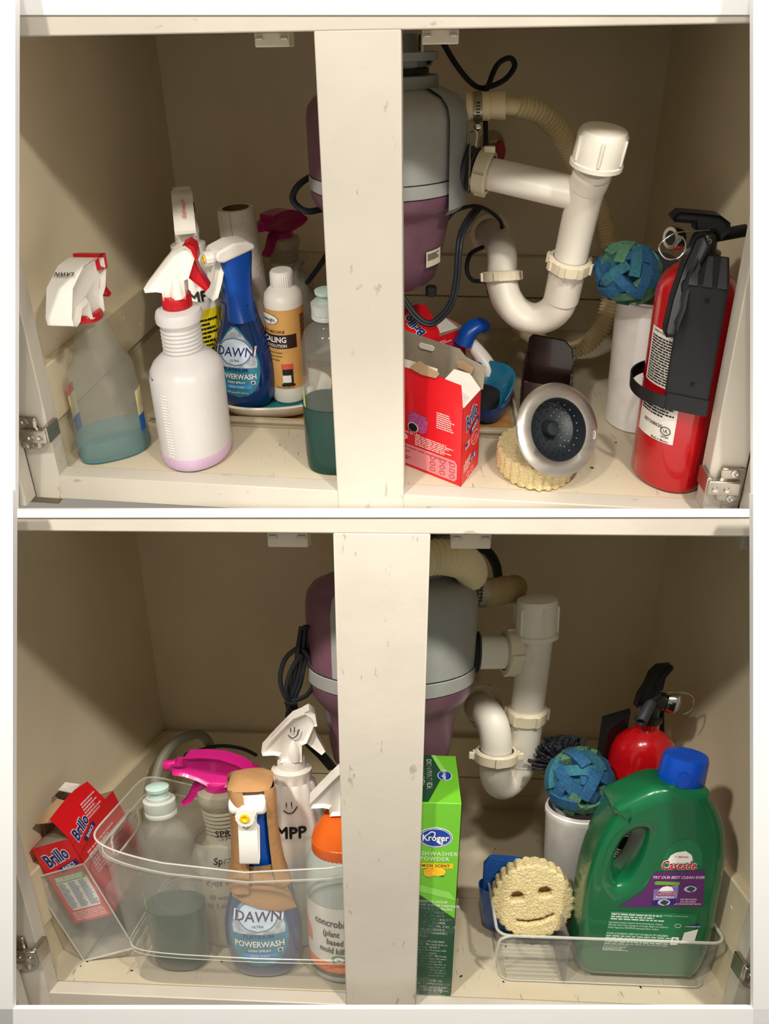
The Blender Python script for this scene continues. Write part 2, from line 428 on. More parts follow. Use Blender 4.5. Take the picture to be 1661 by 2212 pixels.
def catch(x0, x1, H, label):
    t = thing('door_catch', label, 'catch', ((x0 + x1) / 2, .012, H))
    mk('body', box(x0, x1, .0195, .040, H - .0125, H + .0005), CATCHM, t, bevel=.001)
    for x in (x0 + (x1 - x0) * .14, x1 - (x1 - x0) * .14):
        mk('strike', box(x - .0035, x + .0035, .0175, .021, H - .0062, H - .0032), CHROME, t, bevel=.0008)
def disposal(label, x, y, top, lower, rz=.286):
    t = thing('garbage_disposal', label, 'disposal', (x, y, lower[-1][1]))
    P = T(x, y, 0); n = 48
    up = [(.096, .327), (.0965, .345), (.0965, .395), (.094, .408), (.086, .418), (.066, .426), (.062, .427)]
    def arc(prof, a0, a1, m=30):
        R = [[(r * math.cos(a), r * math.sin(a), z) for a in [math.radians(lerp(a0, a1, i / m)) for i in range(m + 1)]] for r, z in prof]
        return loops(R, False, False, closed=False).t(P)
    mk('motor_shell', arc(up, -128, 60), GREY, t)
    mk('side_shell', arc(up, 60, 232), MAROON, t)
    rim = [(r * 1.0 + .004, z) for r, z in up]
    if rz < .3: mk('shell_rim', arc([(.0965, rz), (.102, rz + .007), (.1015, .335), (.1015, .395), (.098, .410), (.088, .421), (.070, .429), (.064, .428)], -40, -14, 6), GREYD, t)
    mk('band', lathe([(.0955, .310), (.0972, .311), (.0972, .3255), (.0955, .3265)], n, False, False).t(P), GREY, t)
    mk('seam_gasket', lathe([(.0945, .3260), (.0962, .3262), (.0962, .3275), (.0945, .3277)], n, False, False).t(P), RUBBER, t)
    mk('lower_housing', lathe([(.092, .3105), (.096, .309), (.095, .298), (.089, .288), (.083, .281)] + lower, n, False).t(P), MAROON, t)
    mk('top_collar', lathe([(.062, .424), (.064, .428), (.063, .441), (.056, .442)], n, False).t(P), GREYD, t)
    mk('neck_gasket', lathe([(.050, .441), (.052, .443), (.052, .449), (.046, .450)], n, False).t(P), RUBBER, t)
    mt = mk('mount_ring', lathe([(.046, .449), (.049, .451), (.049, .457), (.062, .458), (.063, .467), (.040, .468), (.038, top), (.030, top)], n, False).t(P), GREYD, t)
    for a in (-100, -55, 20):
        mk('mount_lug', lathe([(.006, -.010), (.0065, -.008), (.0065, .010), (.004, .010), (.004, 0)], 14, False).t(P @ RZ(a) @ T(.050, 0, .456) @ RX(90)), GREYD, mt)
        mk('mount_bolt', lathe([(.0028, 0), (.0028, top - .466)], 8).t(P @ RZ(a + 22) @ T(.054, 0, .465)), CHROME, mt)
    return t
# ---------------------------------------------------------------- plumbing of the upper cabinet
CAB = CAB1
hinge(D1, -1, -.3719, .062)
hinge(D2, 1, .3574, .040)
catch(-.097, -.065, .4886, 'cream plastic door catch above the paper towel roll')
catch(.055, .0873, .4886, 'cream plastic door catch above the black-looped cord and metal mount of upper right opening')
ds = disposal('grey and plum garbage disposal above the red scouring pad boxes', .004, .200, .487, [(.081, .276), (.078, .262), (.070, .215), (.062, .190), (.055, .183)])
lab = rows([(-.014, -.010), (.014, -.010), (.014, .010), (-.014, .010)], 6, 6)
LP = lambda p: (.004 + (.0745 + p.z) * math.sin(.95 + p.x / .074), .200 - (.0745 + p.z) * math.cos(.95 + p.x / .074), .228 + p.y)
mk('rating_label', lab.map(lambda p: LP(Vector((p.x, p.y, .0012)))), mat('label_cream', 'd9d2bd', rough=.6), ds)
rg = random.Random(3)
mk('rating_print', fine(.024, .009, 5, rg).t(T(0, .003, 0)).map(lambda p: LP(Vector((p.x, p.y, .0018)))), mat('print_dark', '33302c', rough=.7), ds)
mk('drain_bolt', lathe([(.007, 0), (.007, .012), (.004, .014)], 6).t(T(.062, .165, .186) @ RX(180)), RUBBER, ds)
# drain pipe
R = .0195
pd = thing('drain_pipe', 'white plastic drain pipe with capped tee and curved trap under upper sink', 'pipe', (.20, .19, .12))
h0, h1 = (.104, .180, .334), (.236, .1345, .312)
hd = unit(h0, h1)
mk('rubber_sleeve', lathe([(.024, 0), (.028, .002), (.025, .006), (.028, .009), (.025, .013), (.028, .017), (.024, .019)], 28).t(along((.096, .182, .335), hd)), mat('sleeve_rubber', '33373a', rough=.5), pd)
cl = mk('spring_clamp', tube([(Vector((.105, .179, .334)) + Vector((0, .029 * math.cos(a), .029 * math.sin(a)))) for a in [i * 2 * math.pi / 24 for i in range(25)]], .0012, 6), CHROME, pd)
mk('clamp_loop', tube([(.106, .170, .361), (.105, .168, .376), (.109, .166, .381), (.113, .166, .377), (.112, .168, .362)], .0011, 6, k=5), CHROME, cl)
mk('slip_nut', nut((.123, .1735, .3305), hd, .027, .017, 28, 4), PVCC, pd)
mk('nut_tab', cbox(.013, .005, .008, T(.128, .165, .359)), PVCC, pd, bevel=.001)
mk('tee_arm', tube([h0, (.13, .171, .329), h1], R, 28), PVC, pd)
V = [(.238, .100, .385), (.235, .108, .350), (.234, .114, .340), (.2325, .131, .312), (.230, .150, .254), (.228, .156, .224), (.225, .170, .174)]
mk('standpipe', tube([V[1], V[3], V[4], V[5]], R, 28), PVC, pd)
mk('tee_boss', tube([(.2345, .112, .343), (.2335, .122, .328)], .0205, 28), PVC, pd)
cp = mk('cleanout_cap', lathe([(.024, -.006), (.0275, -.005), (.0275, 0), (.026, .001), (.0255, .030), (.023, .035), (.014, .038)], 32).t(along((.236, .1045, .357), unit(V[1], V[0]))), PVC, pd)
for k in range(6):
    mk('cap_rib', cbox(.003, .003, .028, along((.236, .1045, .357), unit(V[1], V[0])) @ RZ(60 * k) @ T(.026, 0, .016)), PVC, cp, bevel=.001)
mk('slip_nut', nut(V[5], unit(V[5], V[4]), .0255, .016, 28, 8), PVCC, pd)
mk('trap_inlet', tube([V[5], (.2265, .163, .199), (.225, .170, .172)], .0212, 28), PVC, pd)
mk('trap_bend', tube([(.225, .169, .180), (.2225, .174, .160), (.213, .182, .143), (.197, .189, .134), (.178, .195, .138), (.162, .201, .154), (.1545, .207, .174), (.153, .211, .186)], .0205, 28, k=5), PVC, pd)
mk('slip_nut', nut((.1532, .211, .184), unit((.158, .202, .159), (.154, .220, .205)), .026, .014, 28, 6), PVCC, pd)
mk('trap_arm', tube([(.153, .210, .182), (.1545, .218, .200), (.1535, .236, .214), (.149, .262, .2185), (.143, .300, .216), (.137, .345, .209), (.128, .445, .195)], .0195, 28, k=4), PVC, pd)
mk('wall_nut', nut((.1425, .302, .2155), unit((.149, .26, .216), (.137, .345, .209)), .029, .010, 28, 3), PVCC, pd)
# dishwasher hose
hz = thing('dishwasher_hose', 'cream corrugated drain hose looping behind capped white pipe', 'hose', (.29, .29, .05))
hp = [(.160, .205, .404), (.189, .215, .394), (.217, .230, .369), (.242, .250, .332), (.261, .270, .300), (.292, .300, .254), (.310, .310, .204), (.322, .310, .154), (.321, .300, .115), (.311, .290, .078), (.289, .285, .049), (.257, .290, .036), (.224, .305, .045), (.196, .345, .049)]
mk('corrugated_tube', corrugated(hp, .0122), HOSE, hz)
mk('rubber_connector', tube([(.100, .200, .403), (.112, .200, .4035), (.113, .200, .404), (.128, .200, .4045), (.129, .2, .405), (.146, .200, .4055)], lambda t: .0165 + .0012 * math.cos(12 * t), 24), HOSE, hz)
mk('hose_end', tube([(.144, .200, .4055), (.166, .206, .402)], .0105, 20), HOSE, hz)
cl = mk('hose_clamp', tube([(.109, .2, .4035), (.119, .2, .404)], .0182, 28), mat('clamp_steel', 'a8a08c', rough=.4, metal=1), hz)
for k in range(5): mk('clamp_slot', cbox(.0045, .0015, .0013, T(.114, .2 - .0182 * math.cos(-.5 + .22 * k), .404 + .0182 * math.sin(-.5 + .22 * k))), RUBBER, cl)
mk('clamp_screw', lathe([(.0045, 0), (.0045, .006), (.002, .007)], 12).t(T(.114, .188, .383) @ RX(100)), CHROME, cl)
# cords
def cord(label, paths, r, base):
    t = thing('power_cord', label, 'cord', base)
    for p in paths: mk('cable', tube(p, r, 10, k=6), CORDM, t)
cord('thin black cord curled in a loop above the corrugated hose', [[(.066, .236, .486), (.088, .260, .450), (.110, .280, .425), (.127, .290, .419), (.152, .290, .429), (.164, .290, .446), (.157, .290, .456), (.142, .290, .448), (.132, .285, .425), (.127, .280, .405), (.131, .300, .354), (.133, .34, .30)]], .0036, (.13, .28, .4))
cord('black twin cord hanging in a sag in front of plum disposal', [[(.080, .205, .262), (.092, .200, .276), (.118, .215, .278), (.143, .230, .262), (.155, .255, .237), (.149, .285, .190)],
     [(.123, .205, .279), (.110, .170, .273), (.099, .140, .262), (.096, .130, .235), (.095, .125, .211), (.089, .120, .183), (.075, .118, .162), (.060, .117, .155), (.043, .118, .165), (.026, .120, .190)],
     [(.118, .210, .279), (.106, .172, .275), (.0955, .142, .262), (.0925, .132, .235), (.0915, .127, .211), (.086, .122, .184), (.073, .120, .165), (.060, .119, .158), (.045, .120, .168), (.028, .122, .192)]], .0026, (.07, .15, .16))
cord('short black cord hooked behind the curved white trap', [[(.131, .255, .210), (.113, .245, .202), (.109, .240, .180), (.118, .245, .164), (.137, .255, .158), (.144, .280, .130), (.155, .310, .099)]], .003, (.12, .25, .15))
cord('thick dark blue cord looped beside the middle post above the magenta sprayer', [[(-.070, .205, .326), (-.092, .190, .320), (-.107, .180, .309), (-.113, .180, .294), (-.104, .180, .282), (-.091, .185, .277), (-.070, .205, .279)]], .0042, (-.1, .18, .28))
cord('dark cord slanting down behind the clear bottle of green soap', [[(-.080, .30, .205), (-.093, .300, .186), (-.110, .300, .160), (-.132, .305, .130)]], .004, (-.11, .3, .13))
vl = thing('shutoff_valve', 'red oval shutoff valve handle in front of a wall plate behind white pipe', 'valve', (.157, .40, .31))
mk('handle', lathe([(.004, -.003), (.010, -.002), (.011, .001), (.009, .004)], 18).t(T(.157, .375, .321) @ RX(80) @ S(.8, 1.5, 1)), mat('valve_red', 'a33a3f', rough=.4), vl)
mk('stem', tube([(.157, .378, .321), (.152, .442, .321)], .005, 10), CHROME, vl)
mk('wall_plate', lathe([(.020, 0), (.017, .004), (.006, .008)], 24).t(T(.150, .443, .323) @ RX(90)), CHROME, vl)
# ================================================================ bottles and packets used in both cabinets
CLEAR = mat('clear_plastic', '9ea097', rough=.06, alpha=.22, spec=.8, var=0)
CLEARB = mat('clear_bin_plastic', 'd6d3c4', rough=.3, alpha=.20, spec=.6, var=0)
ACRYL = mat('clear_acrylic', 'd2d4cc', rough=.05, alpha=.16, spec=.9, var=0)
ACRYLE = mat('clear_acrylic_edge', 'dcdcd2', rough=.06, alpha=.55, spec=.9, var=0)
MILKY = mat('milky_plastic', 'e2dfdc', rough=.35, alpha=.86, var=.03, scale=12)
MILKYD = mat('milky_plastic_thin', 'b9b39c', rough=.3, alpha=.5, var=.03, scale=12)
WPL = mat('white_plastic', 'f0ece2', rough=.32, var=.02)
WHB = mat('white_bottle', 'ece7db', rough=.38, var=.02)
RED = mat('red_plastic', 'c01522', rough=.35, var=.04)
MAG = mat('magenta_plastic', 'b5116e', rough=.3, var=.05, coat=.3)
LILAC = mat('lilac_liquid', 'd3b3cf', rough=.25, alpha=.96)
TEALL = mat('teal_liquid', '5f9da0', rough=.1, alpha=.4)
GREENL = mat('green_soap', '04382f', rough=.15, alpha=.96, var=.1)
BLUEB = mat('blue_bottle', '08346f', rough=.16, alpha=.93, coat=.5, var=.1, scale=20)
BLUES = mat('blue_shroud', '0b4daa', rough=.3, var=.04)
YEL = mat('yellow_label', 'f2dc1a', rough=.5)
INK = mat('black_marker', '15130f', rough=.6, var=0)
INKR = mat('red_marker', 'd2504f', rough=.6, var=0)
PW = mat('print_white', 'f4f1ea', rough=.5, var=0)
PN = mat('print_navy', '1b2a72', rough=.5, var=0)
PGR = mat('print_grey', 'b9c3cc', rough=.5, var=.3, scale=120)
PBL = mat('print_sky_blue', '3b93d6', rough=.5, var=.1, scale=40)
PTEAL = mat('print_teal', '2d8098', rough=.4, var=.15, scale=60)
CARDI = mat('card_inside', '9a8f7c', rough=.8, var=.07, scale=80)
CARDW = mat('card_white', 'ece6da', rough=.7, var=.03)
BRED = mat('card_red', 'dd1420', rough=.4, var=.03, coat=.2)
BPINK = mat('card_pink', 'e0878a', rough=.45)
FOIL = mat('clear_wrap', 'd0d0c6', rough=.12, alpha=.3, spec=1)

def marker(s_, size, sx=1, w=.03):
    """thick felt-pen lettering"""
    g = G()
    for k, (a, b) in enumerate(((0, 0), (1, 0), (-1, 0), (0, 1), (0, -1))): g.join(text(s_, size, 0, sx).t(T(a * w * size, b * w * size, k * .00004)))
    return g
def bottle32(t, P, liquid=None, m=None, z_l=.018, cap=True):
    pr = [(.034, 0), (.040, .003), (.0425, .011), (.0425, .112), (.0415, .121), (.037, .130), (.030, .137), (.0232, .143)]
    for k in range(6): pr += [(.0212, .1455 + k * .005), (.0228, .148 + k * .005)]
    pr += [(.0212, .1755), (.0225, .179), (.0258, .183), (.0262, .190), (.0245, .1955), (.0165, .199)]
    b = mk('bottle', lathe(pr, 40).t(P), m or MILKY, t)
    if liquid:
        mk('liquid', lathe([(.0345, .0004), (.0402, .0032), (.0428, .011), (.0428, z_l)], 40).t(P), liquid, t)
    return b
HEAD_A = [(-.012, .212), (.012, .212), (.0125, .222), (.013, .234), (.018, .236), (.027, .258), (.024, .268), (.018, .2735), (.005, .268), (-.010, .252), (-.031, .2275), (-.030, .2225), (-.018, .2225), (-.0125, .221)]
TRIG_A = [(.026, .258), (.0295, .243), (.0385, .222), (.034, .2175), (.024, .228), (.017, .2355), (.021, .246)]
NOZ_A = [(.016, .274), (.0225, .2775), (.029, .272), (.0305, .257), (.026, .256), (.024, .267)]
def head_a(t, P, body, trig, noz, w=.024):
    """triangular trigger head: tail behind, lever and nozzle in front (+x)"""
    h = mk('spray_head', pillow(HEAD_A, w, .15).t(P), body, t, angle=50)
    mk('trigger', pillow(TRIG_A, w * .62, .16).t(P), trig, t, angle=50)
    mk('nozzle', pillow(NOZ_A, w * .85, .12).t(P), noz, t, angle=50)
    mk('neck_fin', lathe([(.007, .213), (.0068, .222), (.0045, .232), (.001, .2395)], 16).t(P @ T(.004, -.0095, 0)), body, h)
    return h
HEAD_B = [(-.013, 0), (.013, 0), (.015, .018), (.024, .026), (.031, .044), (.031, .060), (.012, .066), (-.012, .0645), (-.040, .048), (-.052, .018), (-.0515, .009), (-.046, .0055), (-.038, .008), (-.030, .020), (-.015, .022)]
TRIG_B = [(.014, .019), (.030, .046), (.0345, .040), (.034, .022), (.042, .010), (.036, .008), (.024, .014)]
def head_b(t, P, body, trig, w=.027):
    h = mk('spray_head', pillow(HEAD_B, w, .16).t(P), body, t, angle=50)
    mk('trigger', pillow(TRIG_B, w * .7, .12).t(P), trig, t, angle=50)
    mk('nozzle', pillow([(.020, .048), (.035, .046), (.036, .064), (.020, .068)], w * 1.04, .2).t(P), trig, t, angle=50)
    mk('neck_ring', lathe([(.0165, -.006), (.0172, -.004), (.0172, .002), (.016, .004)], 28).t(P), trig, t)
    return h
def ribbed(r, z0, z1, n=36, d=.0006):
    R = []
    for z, k in ((z0, .97), (z0 + .001, 1), (z1 - .001, 1), (z1, .96)):
        R.append([((r + (d if j % 2 else 0)) * k * math.cos(2 * math.pi * j / (2 * n)), (r + (d if j % 2 else 0)) * k * math.sin(2 * math.pi * j / (2 * n)), z) for j in range(2 * n)])
    return loops(R)
def surf_of(secs):
    tab = [(s_[0], s_[1], s_[2], s_[3] if len(s_) > 3 else 2, s_[5] if len(s_) > 5 else 0) for s_ in secs]
    def fn(u, v, h=.0006):
        rx, ry, p, dy = interp(tab, v)
        q = min(abs(u) / rx, .999)
        return (u, dy - ry * (1 - q ** p) ** (1 / p) - h, v)
    return fn
def on(g, fn, h=.0006): return g.map(lambda p: fn(p.x, p.y, h + p.z))
DAWN = smooth_tab([(0, .030, .019, 2.4), (.004, .035, .023, 2.4), (.020, .0405, .027, 2.3), (.050, .043, .029, 2.2), (.075, .041, .0275, 2.2), (.100, .0345, .0235, 2.2), (.125, .0265, .0195, 2.2), (.140, .0225, .018, 2.3), (.150, .021, .018, 2.4)], 3)
def dawn(t, P, headyaw=0, label=True):
    mk('bottle', sect(DAWN, 44).t(P), BLUEB, t)
    H = P @ RZ(headyaw)
    mk('shroud', sect(smooth_tab([(.128, .026, .0195, 2.6), (.145, .0215, .0185, 2.8), (.165, .0185, .0180, 3), (.190, .0175, .0190, 3.4), (.214, .0175, .0215, 4), (.222, .0172, .021, 4)], 3), 40).t(H), BLUES, t)
    c = mk('spray_cap', prism([(-.030, .221), (-.027, .228), (-.006, .2345), (.012, .2335), (.022, .228), (.0225, .222), (.010, .219), (-.020, .212), (-.028, .214)], -.0185, .0185, 'yz').t(H), WPL, t, bevel=.0035, seg=3)
    k = mk('nozzle_knob', ribbed(.0095, 0, .012, 14, .0007).t(H @ T(0, -.027, .216) @ RX(90)), WPL, t)
    mk('nozzle_tip', lathe([(.0048, 0), (.0048, .0015), (.003, .0018), (.0022, .0004)], 18).t(H @ T(0, -.0388, .216) @ RX(90)), mat('nozzle_yellow', 'f0c414', rough=.4), k)
    mk('trigger', pillow([(-.018, .214), (-.030, .211), (-.034, .190), (-.040, .166), (-.037, .162), (-.030, .165), (-.022, .186), (-.018, .200)], .019, .3, 'yz').t(H), WPL, t, angle=50)
    if not label: return
    fn = surf_of(DAWN)
    L = lambda g, h=.0006: on(g, fn, h).t(P)
    tear = [(0, .128)] + [(.0335 * math.sin(a) * (1 if a < math.pi else 1), .058 - .042 * math.cos(a)) for a in []]
    pts = [(.004, .122), (.012, .112), (.021, .099), (.028, .086), (.0315, .072), (.032, .058), (.029, .043), (.022, .030), (.012, .022), (0, .020)]
    tear = pts[::-1][0:1] + pts[::-1][1:] + [(-x, z) for x, z in pts]
    mk('label', L(rows(tear, 26, 18)), PTEAL, t)
    up = [(-x * .93, z) for x, z in pts if z > .062] + [(x * .93, z) for x, z in pts[::-1] if z > .062]
    mk('label_foam', L(rows([(-.0285, .066), (.0285, .066), (.029, .074), (.026, .086), (.019, .099), (.010, .112), (0, .121), (-.010, .112), (-.019, .099), (-.026, .086), (-.029, .074)], 18, 14), .0009), PGR, t)
    mk('label_ring', L(rows(ellipse(.0225, .0195, 32, 0, .088), 16, 14), .0012), mat('print_ring_grey', '6b7f96', rough=.5), t)
    mk('label_disc', L(rows(ellipse(.0208, .0178, 32, 0, .088), 16, 14), .0015), mat('print_pale_blue', 'cfe2f2', rough=.5, var=.1, scale=60), t)
    for sx, dz, mm, h in ((1.06, 0, PW, .0018), (1.0, 0, PN, .0022)):
        mk('brand_lettering', L(at2(text('DAWN', .0175, .035 if mm is PW else .012, .92 * sx, .12), 0, .0885), h), mm, t)
    mk('lettering', L(at2(text('ULTRA', .0042, .01), 0, .0765), .0018), PN, t)
    mk('lettering', L(at2(text('PLATINUM', .0072, .02), 0, .0635), .0014), PN, t)
    mk('lettering', L(at2(text('POWERWASH', .0108, .02, .80), 0, .0535), .0014), PW, t)
    mk('lettering', L(at2(text('DISH SPRAY', .0048, .015), 0, .0445), .0014), PW, t)
    mk('label_stripe', L(rows(rrect(.040, .0062, .002, 3, 0, .0375), 5, 12), .001), PBL, t)
    mk('lettering', L(at2(text('FRESH SCENT', .0036, .01), 0, .0375), .0016), PW, t)
    mk('lettering', L(at2(text('473 mL (PT) 16 fl oz', .0036, .01), 0, .0285), .0014), PW, t)
    mk('label_stamp', L(rows(rrect(.0055, .0055, .0005, 2, .0225, .0445), 3, 3), .0012), PW, t)
    mk('label_stamp_mark', L(rows(rrect(.0035, .0035, .0003, 2, .0225, .0445), 3, 3), .0016), PN, t)

def brillo_mark(t, put, k=1.0):
    """slanted two-tone word mark with a tag below it; put maps (u, v) onto the packet"""
    w = lambda g, du, dv: put(at2(g, du * k, dv * k, 14))
    mk('brand_lettering', w(text('Brillo', .0235 * k, .075, .80, 0), 0, .004), PW, t)
    mk('brand_lettering', w(text('Brillo', .0235 * k, .03, .80, 0).t(T(0, 0, .0003)), 0, .004), PN, t)
    mk('brand_tag', w(rows([(-.010 * k, -.004 * k), (.023 * k, -.004 * k), (.023 * k, .003 * k), (-.010 * k, .003 * k)], 3, 4).t(T(0, 0, .0002)), .006, -.012), PN, t)
    mk('lettering', w(text('BASICS', .0068 * k, .02).t(T(.0065 * k, 0, .0004)), .006, -.0125), PW, t)
def face_put(P, o, ux, uz, n):
    """map flat artwork (u, v, height) onto a packet face: origin o, axes ux and uz, outward normal n"""
    o, ux, uz, n = Vector(o), Vector(ux), Vector(uz), Vector(n)
    return lambda g, h=.0005: g.map(lambda p: P @ (o + ux * p.x + uz * p.y + n * (h + p.z)))
def shell_box(t, P, w, d, h, m, inner, th=.0007):
    """open packet: four card walls and a bottom, front face at y=0, right-hand front edge at x=0"""
    mk('front_panel', box(-w, 0, 0, th, 0, h).t(P), m, t)
    mk('side_panel', box(-th, 0, 0, d, 0, h).t(P), m, t)
    mk('side_panel', box(-w, -w + th, 0, d, 0, h).t(P), m, t)
    mk('back_panel', box(-w, 0, d - th, d, 0, h).t(P), m, t)
    mk('inner_lining', box(-w + th * 1.5, -th * 1.5, th * 1.5, d - th * 1.5, .002, h - .0004).t(P), inner, t)
def plate(pts, n, th=.0006):
    """thin card flap from corner points"""
    n = Vector(n).normalized() * th
    a = [Vector(p) for p in pts]; k = len(a)
    return G().add(a + [p + n for p in a], [list(range(k)), list(range(2 * k - 1, k - 1, -1))] + [[i, (i + 1) % k, k + (i + 1) % k, k + i] for i in range(k)])

SPB = mat('sponge_blue', '23597f', rough=.85, var=.2, scale=300, bump=.6, bscale=900)
SPB2 = mat('sponge_teal', '2c6878', rough=.85, var=.2, scale=300, bump=.6, bscale=900)
SPG = mat('sponge_green', '527f62', rough=.85, var=.2, scale=300, bump=.6, bscale=900)
def sponge_ball(label, c, r, seed):
    t = thing('sponge_ball', label, 'sponge', (c[0], c[1], c[2] - r)); rng = random.Random(seed)
    mk('core', lathe([(r * .80 * math.sin(a), -r * .80 * math.cos(a)) for a in [math.pi * i / 12 for i in range(13)]], 20).t(T(*c)), SPB2, t)
    n = 50
    for k in range(n):
        zc = 1 - 2 * (k + .5) / n; ph = k * 2.39996 + rng.uniform(-.2, .2)
        d = Vector((math.sqrt(1 - zc * zc) * math.cos(ph), math.sqrt(1 - zc * zc) * math.sin(ph), zc))
        l = r * rng.uniform(.85, 1.1); w_ = r * .33; h = r * .30; spin = rng.uniform(0, 180); R = []; up_ = rng.uniform(-.04, .13)
        for i in range(6):
            a = (i / 5 - .5) * l / r; lift = r * (.86 + up_)
            R.append([Vector(((lift + q) * math.sin(a), e, (lift + q) * math.cos(a))) for q, e in ((-h / 2, -w_ / 2), (h / 2, -w_ / 2), (h / 2, w_ / 2), (-h / 2, w_ / 2))])
        M = T(*c) @ d.to_track_quat('Z', 'Y').to_matrix().to_4x4() @ RZ(spin) @ RX(rng.uniform(-32, 32))
        mk('sponge_strip', loops(R).t(M), (SPB, SPG, SPB2, SPB, SPG)[k % 5], t, flat=True)
    return t
def scallop(r, n=26, k=4, amp=.035):
    return [(r * (1 - amp + amp * abs(math.sin(n * a / 2))) * math.cos(a), r * (1 - amp + amp * abs(math.sin(n * a / 2))) * math.sin(a)) for a in [2 * math.pi * i / (n * k) for i in range(n * k)]]
def flat_with_holes(outer, holes, depth, bev=0.0, res=3):
    """solid slab of an outline with through holes, rounded rims"""
    c = bpy.data.curves.new('f', 'CURVE'); c.dimensions = '2D'; c.fill_mode = 'BOTH'; c.extrude = max(depth / 2 - bev, 1e-4); c.bevel_depth = bev; c.bevel_resolution = res; c.offset = -bev
    for poly in [outer] + holes:
        s_ = c.splines.new('POLY'); s_.points.add(len(poly) - 1); s_.use_cyclic_u = True
        for q, p in zip(s_.points, poly): q.co = (p[0], p[1], 0, 1)
    o = bpy.data.objects.new('f', c); me = bpy.data.meshes.new_from_object(o)
    g = G().add([tuple(v.co) for v in me.vertices], [tuple(p.vertices) for p in me.polygons])
    bpy.data.objects.remove(o); bpy.data.curves.remove(c); bpy.data.meshes.remove(me)
    return g
def sponge_mat(name, col, col2):
    m = mat(name, col, rough=.95, col2=col2, scale=700, bump=.75, bscale=1100, bdist=.0025)
    return m
SCRUB = sponge_mat('scrub_foam', 'e0c888', 'f7e8b8')
def rough_up(g, amt, scale):
    return g.map(lambda p: p + Vector(noise.noise_vector(p * scale)) * amt)
def porous(o, voxel, strength, size):
    """give a foam block its open, bumpy surface"""
    r = o.modifiers.new('cells', 'REMESH'); r.mode = 'VOXEL'; r.voxel_size = voxel; r.use_smooth_shade = True
    tx = bpy.data.textures.new('foam_cells', 'CLOUDS'); tx.noise_scale = size; tx.noise_depth = 2; tx.contrast = 1.6
    d = o.modifiers.new('pores', 'DISPLACE'); d.texture = tx; d.strength = strength; d.mid_level = .55; d.texture_coords = 'LOCAL'
EXR = mat('extinguisher_red', 'b80d16', rough=.22, coat=.6, var=.03)
BLK = mat('black_plastic', '0d0e11', rough=.5, var=.08)
EXPROF = [(.034, 0), (.0375, .003), (.039, .008), (.039, .222), (.0375, .234), (.033, .245), (.025, .254), (.0165, .259), (.0135, .262), (.0135, .272)]
# ================================================================ things in the upper cabinet, left side
CAB = CAB1
# clear bottle with a little teal cleaner
t = thing('spray_bottle', 'clear spray bottle with teal liquid and white and red trigger head by the left wall', 'bottle', (-.330, .055, 0))
P = T(-.330, .055, 0) @ RZ(28)
BC = smooth_tab([(0, .037, .024, 2.6), (.003, .041, .028, 2.6), (.02, .0425, .029, 2.5), (.06, .040, .028, 2.5), (.10, .038, .027, 2.4), (.122, .035, .0265, 2.3), (.134, .028, .025, 2.2), (.15, .0235, .0225, 2.1), (.172, .0185, .0185, 2), (.182, .0165, .0165, 2)], 3)
mk('bottle', sect(BC, 44).t(P), CLEAR, t)
mk('liquid', sect([(.001, .0355, .0225, 2.6), (.004, .040, .027, 2.6), (.018, .041, .0278, 2.5), (.030, .041, .028, 2.5)], 40).t(P), TEALL, t)
mk('bottle_foot', sect([(0, .037, .024, 2.6), (.003, .0412, .0282, 2.6), (.007, .0418, .0286, 2.6)], 40, cap1=False).t(P), mat('teal_foot', '4d8f93', rough=.15, alpha=.7), t)
head_b(t, T(-.334, .055, .186) @ RZ(90) @ S(.95, 1, 1), WPL, RED, .030)
fb = surf_of(BC)
for sg, us in ((1, (.0335, .0395)), (-1, (-.0405, -.0345))):
    for z0, z1, mm in ((.030, .052, mat('label_blue', '2767b0', rough=.5)), (.052, .085, mat('label_cream_yellow', 'e6d9a8', rough=.5)), (.085, .098, mat('label_red', 'c85a55', rough=.5))):
        if sg > 0 and z0 > .08: continue
        mk('label_edge', rows([(us[0], z0), (us[1], z0), (us[1], z1), (us[0], z1)], 5, 6).map(lambda p: P @ Vector((p.x, -fb(p.x, p.y, .0006)[1] if sg < 0 else fb(p.x, p.y, .0006)[1], p.y))), mm, t)
mk('marker_note', text('LAWN', .0075, .02).t(T(-.334, .055, .186) @ RZ(90) @ T(-.026, 0, .0600) @ RY(-30) @ RZ(90)), INK, t)
# milky 32-ounce bottle with lilac liquid
t = thing('spray_bottle', 'milky spray bottle with lilac liquid, red collar and white trigger head', 'bottle', (-.223, .056, 0))
P = T(-.223, .056, 0)
bottle32(t, P, LILAC, z_l=.020)
mk('collar', ribbed(.0158, .198, .2145, 40, .0005).t(P), RED, t)
head_a(t, P @ RZ(14), WPL, RED, RED)
cy = lambda r: (lambda u, v, h=.0006: ((r + h) * math.sin(u / r), -(r + h) * math.cos(u / r), v))
mk('marker_note', on(at2(text('U~Y', .012, .0, .8), -.036, .122, -25), lambda u, v, h: cy(.0412)(u, v, h)).t(P), INK, t)
mk('volume_scale', on(G().join(at2(fine(.010, .085, 22, random.Random(4), .2, .6), -.012, .065)), cy(.0425), .0003).t(P), mat('mould_mark', 'eeeae6', rough=.3), t)
